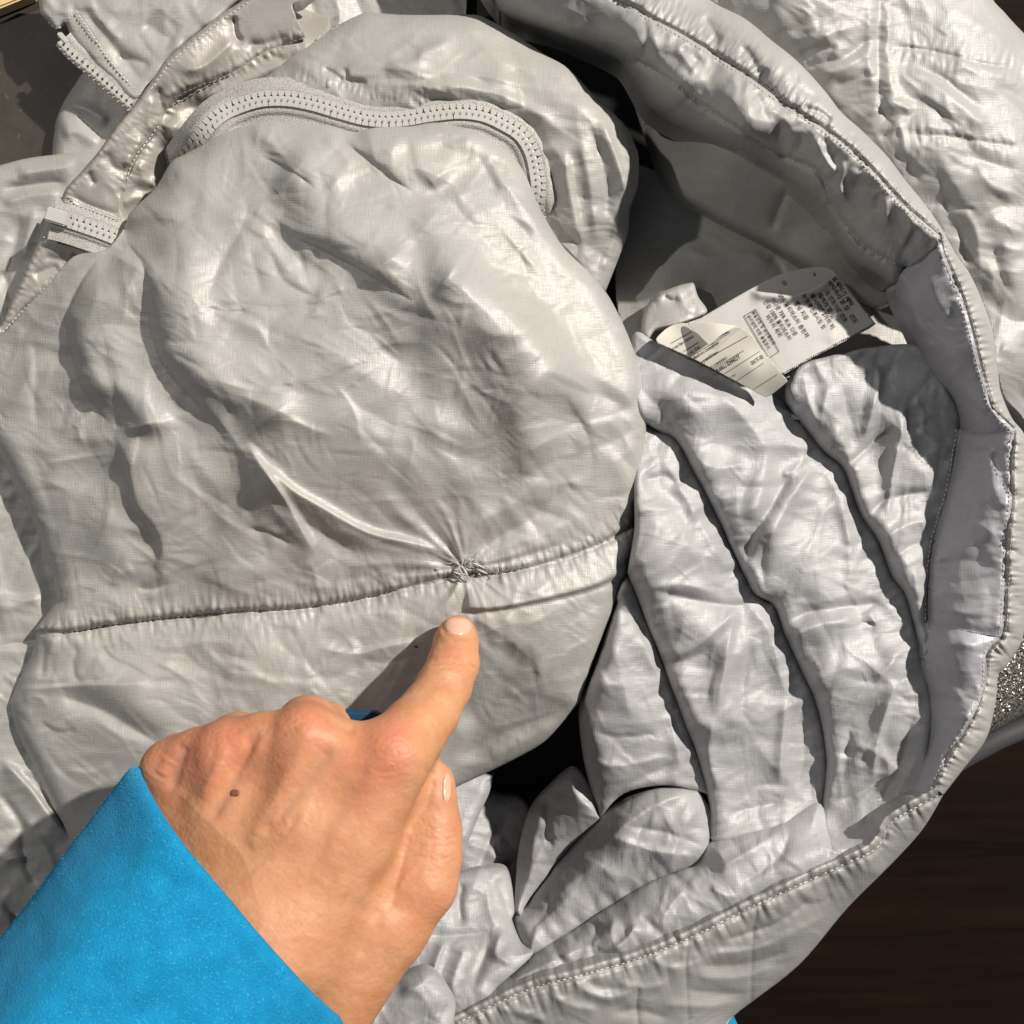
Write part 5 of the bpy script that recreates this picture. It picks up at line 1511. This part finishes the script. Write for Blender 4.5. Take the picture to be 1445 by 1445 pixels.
m_p = chain([G(240,1088,262,38), G(260,1180,284,48), G(290,1320,310,56)], 10)
arm = chain([G(352,1330,316,104), G(200,1490,350,120), G(40,1660,390,150)], 10)
palm = chain([G(510,1130,262,60), G(440,1290,276,78)], 10)
palm2 = chain([G(380,1110,262,60), G(390,1290,276,80)], 10)
f = smin(smin(m_i, m_m, 46), smin(m_r, m_p, 44), 46)
web = chain([G(250,1084,262,35), G(282,1067,271,36), G(322,1063,284,38), G(372,1046,293,38), G(424,1046,300,40), G(480,1066,300,40), G(530,1074,298,42)], 10)
f = smin(f, web, 30)
f = smin(f, palm, 30); f = smin(f, palm2, 30); f = smin(f, arm, 44)
f = smin(f, index, 14)
f = smin(f, smin(middle, smin(ring, pinky, 5), 5), 10)
f = smin(f, thumb, 32)

def surface_nets(F):
    nx, ny, nz = F.shape
    s = F < 0
    c = np.zeros((nx - 1, ny - 1, nz - 1), np.int8)
    for i in (0, 1):
        for j in (0, 1):
            for k in (0, 1):
                c += s[i:nx - 1 + i, j:ny - 1 + j, k:nz - 1 + k]
    act = (c > 0) & (c < 8)
    I = np.argwhere(act)
    vid = np.full(act.shape, -1, np.int64)
    vid[act] = np.arange(len(I))
    acc = np.zeros((len(I), 3)); cnt = np.zeros(len(I))
    cor = [(0,0,0),(1,0,0),(0,1,0),(1,1,0),(0,0,1),(1,0,1),(0,1,1),(1,1,1)]
    for a in range(8):
        for b in range(a + 1, 8):
            A, B = np.array(cor[a]), np.array(cor[b])
            if np.abs(A - B).sum() != 1:
                continue
            fa = F[tuple((I + A).T)]; fb = F[tuple((I + B).T)]
            m = (fa < 0) != (fb < 0)
            t = np.where(m, fa / np.where(m, fa - fb, 1), 0)[:, None]
            acc += np.where(m[:, None], A + t * (B - A), 0)
            cnt += m
    V = I + acc / cnt[:, None]
    faces = []
    for d in range(3):
        e1, e2 = [(1, 2), (2, 0), (0, 1)][d]
        sl0 = [slice(None)] * 3; sl1 = [slice(None)] * 3
        sl0[d] = slice(0, -1); sl1[d] = slice(1, None)
        ch = s[tuple(sl0)] != s[tuple(sl1)]
        E = np.argwhere(ch)
        ok = (E[:, e1] > 0) & (E[:, e2] > 0) & (E[:, e1] < F.shape[e1] - 1) & (E[:, e2] < F.shape[e2] - 1)
        E = E[ok]
        ins = s[tuple(E.T)]
        o1 = np.zeros(3, int); o1[e1] = 1
        o2 = np.zeros(3, int); o2[e2] = 1
        q = np.stack([vid[tuple((E - o1 - o2).T)], vid[tuple((E - o2).T)], vid[tuple(E.T)], vid[tuple((E - o1).T)]], -1)
        q[~ins] = q[~ins][:, ::-1]
        faces.append(q)
    return V, np.vstack(faces)
HV, HF = surface_nets(f)
HV = HV * GS + glo
# relax twice
def relax(V, Fc, n, lam=0.5):
    e = np.vstack([Fc[:, [0, 1]], Fc[:, [1, 2]], Fc[:, [2, 3]], Fc[:, [3, 0]]])
    e = np.vstack([e, e[:, ::-1]])
    for _ in range(n):
        acc = np.zeros_like(V); cnt = np.zeros(len(V))
        np.add.at(acc, e[:, 0], V[e[:, 1]]); np.add.at(cnt, e[:, 0], 1)
        V = V + lam * (acc / np.maximum(cnt, 1)[:, None] - V)
    return V
HV = relax(HV, HF, 3)
# one smooth subdivision so traced creases have something to move
def subdivide(V, Fc):
    e = np.vstack([Fc[:, [0, 1]], Fc[:, [1, 2]], Fc[:, [2, 3]], Fc[:, [3, 0]]])
    es = np.sort(e, 1)
    u_, inv = np.unique(es, axis=0, return_inverse=True)
    inv = inv.ravel()
    mid = V[u_].mean(1)
    cen = V[Fc].mean(1)
    nV, nE, nF = len(V), len(u_), len(Fc)
    E = inv.reshape(4, nF).T + nV
    Cn = np.arange(nF) + nV + nE
    q = []
    for k in range(4):
        q.append(np.stack([Fc[:, k], E[:, k], Cn, E[:, (k - 1) % 4]], -1))
    return np.vstack([V, mid, cen]), np.vstack(q)
HV, HF = subdivide(HV, HF)
HV = relax(HV, HF, 3)
def vnormals(V, Fc):
    n = np.cross(V[Fc[:, 2]] - V[Fc[:, 0]], V[Fc[:, 3]] - V[Fc[:, 1]])
    acc = np.zeros_like(V)
    for k in range(4):
        np.add.at(acc, Fc[:, k], n)
    return acc / np.maximum(np.linalg.norm(acc, axis=1), 1e-9)[:, None]
nrm = vnormals(HV, HF)
# image-side coordinates of each vertex, used to lay tendons, knuckles and creases on the back of the hand
hu = HV[:, 0] * D / (D - HV[:, 2]) + C0
hv = HV[:, 1] * D / (D - HV[:, 2]) + C0
HAND_FOLDS = [
    ('262,1048 252,1085 240,1120', -7, 7, 9, 2, 0.15), ('366,1026 345,1070 318,1120 295,1160', -8, 8, 11, 2, 0.12), ('345,1030 350,1060 320,1100', -3, 6, 8, 2), ('470,1050 445,1085 405,1135 365,1180', -7, 10, 13, 2, 0.12), ('420,1110 395,1140 380,1170', 3, 6, 6),
    ('436,1020 415,1080 380,1150 350,1200', 5, 12, 12, 2, 0.1), ('320,1045 305,1090 280,1130', 5, 9, 9, 2), ('548,1060 500,1140 450,1230', 4, 14, 14, 2), ('240,1068 225,1095', 4, 9, 9),
    ('432,1000 436,1020 440,1030', 5, 20, 20, 2, 0), ('548,1050 560,1066', 5, 26, 26, 2, 0), ('624,880 627,893 636,899 646,900.5 656,899 665,893 668,880', -2.6, 1.6, 1.6, 1.5, 0.1), ('619,884 624,898 634,905 646,907 658,905 668,898 673,884', 1.6, 4, 4, 2, 0.1), ('318,1030 322,1040', 4, 16, 16, 2, 0), ('242,1056 246,1062', 3, 13, 13, 2, 0),
    ('604,938 622,934 640,934 660,938 676,946', -2.6, 3, 3.5, 1.4, 0.12), ('606,944 630,941 655,944 674,952', -1.6, 2.2, 3, 1.4, 0.2), ('614,950 640,949 664,955', 1.6, 5, 5),
    ('613,912 640,908 670,913', -0.9, 2.5, 2.5, 1.4), ('590,975 612,985 640,1000', -0.8, 2, 3, 1.4),
    ('613,1080 604,1130 590,1150 574,1176 566,1224 550,1288', -4, 6, 8, 1.8, 0.06), ('540,1300 520,1325 500,1350', -3, 8, 12), ('560,1280 530,1330 500,1370', 4, 14, 14), ('580,1205 605,1212 640,1212', -1.4, 3, 4, 1.4), ('585,1190 610,1195 645,1192', -1.0, 2, 3, 1.4), ('590,1180 620,1184 647,1180', -1.2, 2.5, 3, 1.4),
    ('400,1150 405,1165 395,1180', 2, 4, 4), ('440,1130 420,1165 380,1215 340,1250', 2.2, 5, 5, 2), ('520,1080 540,1090 560,1086', -0.8, 2, 2.5, 1.4), ('525,1092 548,1100 570,1096', -0.8, 2, 2.5, 1.4), ('535,1045 550,1042 565,1046', -0.8, 2, 2, 1.4),
    ('460,1000 480,1022 507,1030', -5, 9, 9), ('470,1180 520,1200 560,1190', -2, 20, 20), ('480,1260 520,1290 545,1300', -3, 14, 14),
]
dz = folds(np.zeros(len(HV)), hu, hv, HAND_FOLDS, 0.5, soft=True)
dz += 0.15 * perlin(hu / 7, hv / 4.5, 8) + 0.5 * perlin(hu / 22, hv / 18, 9)
# fine crossing skin lines, denser over the joints
for k, (a_, s_) in enumerate(((0.5, 5.0), (-0.7, 5.6), (1.35, 6.5))):
    q_ = hu * math.cos(a_) + hv * math.sin(a_) + 5 * perlin(hu / 30, hv / 30, 60 + k)
    t_ = -hu * math.sin(a_) + hv * math.cos(a_)
    dz -= 0.24 * np.clip(0.16 - np.abs(perlin(q_ / s_, t_ / 34, 64 + k)), 0, 1) / 0.16
for cu_, cv_, rr_ in ((552,1058,34),(428,1016,28),(318,1040,24),(640,944,26),(618,1190,30)):
    w_ = np.exp(-((hu - cu_) ** 2 + (hv - cv_) ** 2) / rr_ ** 2)
    dz -= 0.8 * w_ * np.clip(0.2 - np.abs(perlin(hu / 16, hv / 4.2, 71)), 0, 1) / 0.2
HV = HV + nrm * (dz * np.clip(nrm[:, 2] * 1.6 + 0.15, 0, 1))[:, None]
co = np.stack([HV[:, 0], -HV[:, 1], HV[:, 2]], -1) * S
person = mesh_np('person', co, [HF[:, ::-1]], M['skin'])
setp(person, 'light skinned hand and wrist in a blue sleeve pointing at the gathered mend', 'person')
ca = person.data.color_attributes.new('flush', 'FLOAT_COLOR', 'POINT')
fl = np.zeros(len(HV))
for u0, v0, r, a in ((545,1058,48,0.95),(560,1030,26,.5),(430,1010,44,0.75),(320,1035,38,0.7),(240,1070,50,0.85),(640,945,26,0.35),(300,1090,60,.5),(390,1080,60,.4),(500,1090,60,.35),(600,1300,60,.3),(618,1185,40,.3),(640,915,40,.25),(520,1140,50,.25)):
    fl += a * np.exp(-((hu - u0) ** 2 + (hv - v0) ** 2) / r ** 2)
fl += 0.35 * perlin(hu / 26, hv / 26, 12) + 0.25 * perlin(hu / 9, hv / 9, 13)
ve = np.zeros(len(HV))
for p, w, a in (('470,1060 440,1095 395,1150', 10, .4), ('358,1082 320,1130 297,1160', 9, .4), ('258,1052 250,1085 243,1115', 7, .6), ('410,1135 420,1160 400,1185', 5, .35)):
    d, _, _, _ = path_dist(hu, hv, spline(PT(p), n=5))
    ve = np.maximum(ve, a * np.exp(-(d / w) ** 2))
cc = np.stack([np.clip(fl, 0, 1), np.clip(ve, 0, 1), np.zeros(len(HV)), np.ones(len(HV))], -1)
ca.data.foreach_set('color', cc.astype(np.float32).ravel())

def on_hand(name, fu, fv, mat, thick, label=None, n=14, m=14):
    """small plate following the skin: (fu, fv) maps s,t in [-1,1]^2 to traced positions."""
    from mathutils.bvhtree import BVHTree
    ss, tt = np.meshgrid(np.linspace(-1, 1, n), np.linspace(-1, 1, m))
    u = fu(ss, tt).ravel(); v = fv(ss, tt).ravel()
    eye = Vector((0, 0, D * S))
    co, ok = [], []
    for a, b in zip(u, v):
        d = (W(a, b, 0) - eye).normalized()
        hit = BVH.ray_cast(eye, d)
        if hit[0] is None:
            hit = BVH.find_nearest(W(a, b, 200)); 
        co.append((hit[0], hit[1]))
    rim = np.maximum(np.abs(ss), np.abs(tt)).ravel()
    pts = []
    for (p, nn), r in zip(co, rim):
        e = thick * S * max(0.0, 1 - max(0, (r - 0.55) / 0.45) ** 2) - 0.5 * S * (r > 0.99)
        pts.append(p + (nn if nn.z > -0.2 else -nn) * e)
    i = np.arange(n - 1); q = []
    for j in range(m - 1):
        q.append(np.stack([j * n + i, (j + 1) * n + i, (j + 1) * n + i + 1, j * n + i + 1], -1))
    o = mesh_np(name, np.array([list(p) for p in pts]), q, mat, person)
    if label:
        o['label'] = label
    return o
from mathutils.bvhtree import BVHTree
BVH = BVHTree.FromPolygons([Vector(c) for c in co], [tuple(int(x) for x in q) for q in HF[:, ::-1]])
sqc = lambda s, t: s * np.sqrt(np.maximum(0, 1 - 0.5 * t * t))
sqr = lambda s, t: t * np.sqrt(np.maximum(0, 1 - 0.5 * s * s))
on_hand('fingernail', lambda s, t: 646 + 21 * (0.85 * sqc(s, t) + 0.12 * s), lambda s, t: 883.5 + 13 * (0.85 * sqr(s, t) + 0.12 * t) + 1.0 * s, M['nail'], 2.2, 'short nail of the pointing index finger')
on_hand('fingernail', lambda s, t: 630 + 6.5 * sqc(s, t) - 0.5 * t, lambda s, t: 1112 + 22 * sqr(s, t), M['nail'], 2.0, 'thumb nail seen from the side')
on_hand('mole', lambda s, t: 331.5 + 7.5 * sqc(s, t), lambda s, t: 1119 + 5.6 * sqr(s, t), M['mole'], 1.2, 'brown mole on the back of the hand', 9, 9)

# ---- sleeve: thick fleece tube, turned cuff
def sleeve():
    nth = 120
    prof = []      # (along, scale) : inside -> lip -> outside
    for a, k in ((150, .86), (60, .88), (14, .90), (3, .915), (-1, .945), (2, .98), (10, 1.0)):
        prof.append((a, k))
    prof += [(22 + 7.5 * i, 1.0) for i in range(70)]
    L0, L1 = np.array([189., 1076.]), np.array([-60., 1404.])
    R0, R1 = np.array([495., 1442.]), np.array([300., 1740.])
    rows, uvs = [], []
    th = np.linspace(0, 2 * np.pi, nth, endpoint=False)
    for a, k in prof:
        t = a / 412.0
        z = 286 + 70 * t
        kk = (D - z) / D
        Lp = ((L0 + (L1 - L0) * t) - C0) * kk
        Rp = ((R0 + (R1 - R0) * t) - C0) * kk
        Cn = (Lp + Rp) / 2
        Hv = (Rp - Lp) / 2
        hl = np.linalg.norm(Hv)
        up = 124 + 20 * t
        # softened oval section, leaning forward at the top
        c, s_ = np.cos(th), np.sin(th)
        tt = np.where(c < -0.42, (c + 1) / 0.58, (1 - c) / 1.42)
        sk = np.sin(np.pi / 2 * np.clip(tt, 0, 1)) ** 0.9
        s_ = np.where(s_ > 0, np.where(c < -0.42, 0.3 * s_ + 0.75 * sk, np.maximum(s_, 0.3 * s_ + 0.75 * sk)), s_)
        x = Cn[0] + Hv[0] * c * k + 0.64 * 40 * s_ * k
        y = Cn[1] + Hv[1] * c * k - 0.77 * 30 * s_ * k
        zz = z + up * s_ * k
        rows.append(np.stack([x, y, zz], -1))
    A = np.array(rows)
    Nn, al = A.shape[0], np.arange(A.shape[0])
    u = A[..., 0]; v = A[..., 1]
    # soft drag folds on the cloth
    w = np.zeros(A.shape[:2])
    w += 5.5 * perlin(u / 90 + v / 160, v / 70, 14) + 1.6 * perlin(u / 30, v / 26, 15)
    w *= np.clip((al - 4) / 6.0, 0.15, 1)[:, None]
    A[..., 2] += w * 1.6
    co = A.reshape(-1, 3)
    co = np.stack([co[:, 0], -co[:, 1], co[:, 2]], -1) * S
    q = []
    i = np.arange(nth); i2 = (i + 1) % nth
    for r in range(Nn - 1):
        q.append(np.stack([r * nth + i, r * nth + i2, (r + 1) * nth + i2, (r + 1) * nth + i], -1))
    o = mesh_np('sleeve', co, q, M['fleece'], person)
    o['label'] = 'bright cyan blue fleece sleeve'
    # loose nap on the fleece
    rg = np.random.RandomState(3)
    n = 3200
    ri = rg.randint(3, Nn - 2, n); ci = rg.randint(0, nth // 2 + 8, n)
    ri[:700] = rg.randint(3, 9, 700)
    A3 = co.reshape(Nn, nth, 3)
    base = A3[ri, ci] + (A3[ri + 1, ci] - A3[ri, ci]) * rg.rand(n, 1) + (A3[ri, (ci + 1) % nth] - A3[ri, ci]) * rg.rand(n, 1)
    t1 = A3[ri + 1, ci] - A3[ri, ci]; t2 = A3[ri, (ci + 1) % nth] - A3[ri, ci]
    nn = np.cross(t2, t1); nn /= np.maximum(np.linalg.norm(nn, axis=1), 1e-12)[:, None]
    nn *= np.sign(nn[:, 2:3] + 1e-9)
    d = nn * 0.55 + rg.normal(0, 0.7, (n, 3)); d /= np.linalg.norm(d, axis=1)[:, None]
    s1 = np.cross(d, [0.3, 0.2, 1.0]); s1 /= np.linalg.norm(s1, axis=1)[:, None]
    L_ = (1.2 + 2.0 * rg.rand(n, 1)) * S; w_ = 0.28 * S
    V = np.stack([base - s1 * w_, base + s1 * w_, base + d * L_ * .6 + s1 * w_ * .7, base + d * L_ * .6 - s1 * w_ * .7, base + d * L_ + rg.normal(0, .6, (n, 3)) * S], 1).reshape(-1, 3)
    k5 = np.arange(n)[:, None] * 5
    fz = mesh_np('nap', V, [k5 + np.array([[0, 1, 2, 3]]), k5 + np.array([[3, 2, 4]])], M['fleece'], o)
    fz['kind'] = 'stuff'
sleeve()
# hem of the same blue top at the bottom edge of the view
o = sheet('sweater_hem', '1000,1452 1012,1440 1026,1435 1038,1440 1044,1460 1040,1520 980,1520', lambda u, v: -110 + 0 * u + 2 * perlin(u / 20, v / 20, 3), M['fleece'], person, res=3, edge=(12, 14), skirt=60)
o['label'] = 'scrap of the same blue fleece at the bottom edge'
# blue cloth showing between two knuckles, shade put into its colour
nv = sheet('cloth_strip', '462,1003 527,1004 535,1007 538,1012 520,1036 505,1044 470,1040 452,1018', lambda u, v: 205 + 0 * u, M['shaded_blue'], None, res=2.5, edge=(5, 4), skirt=10)
setp(nv, 'blue strip of cloth with painted shade showing between the index and middle knuckles', 'cloth')
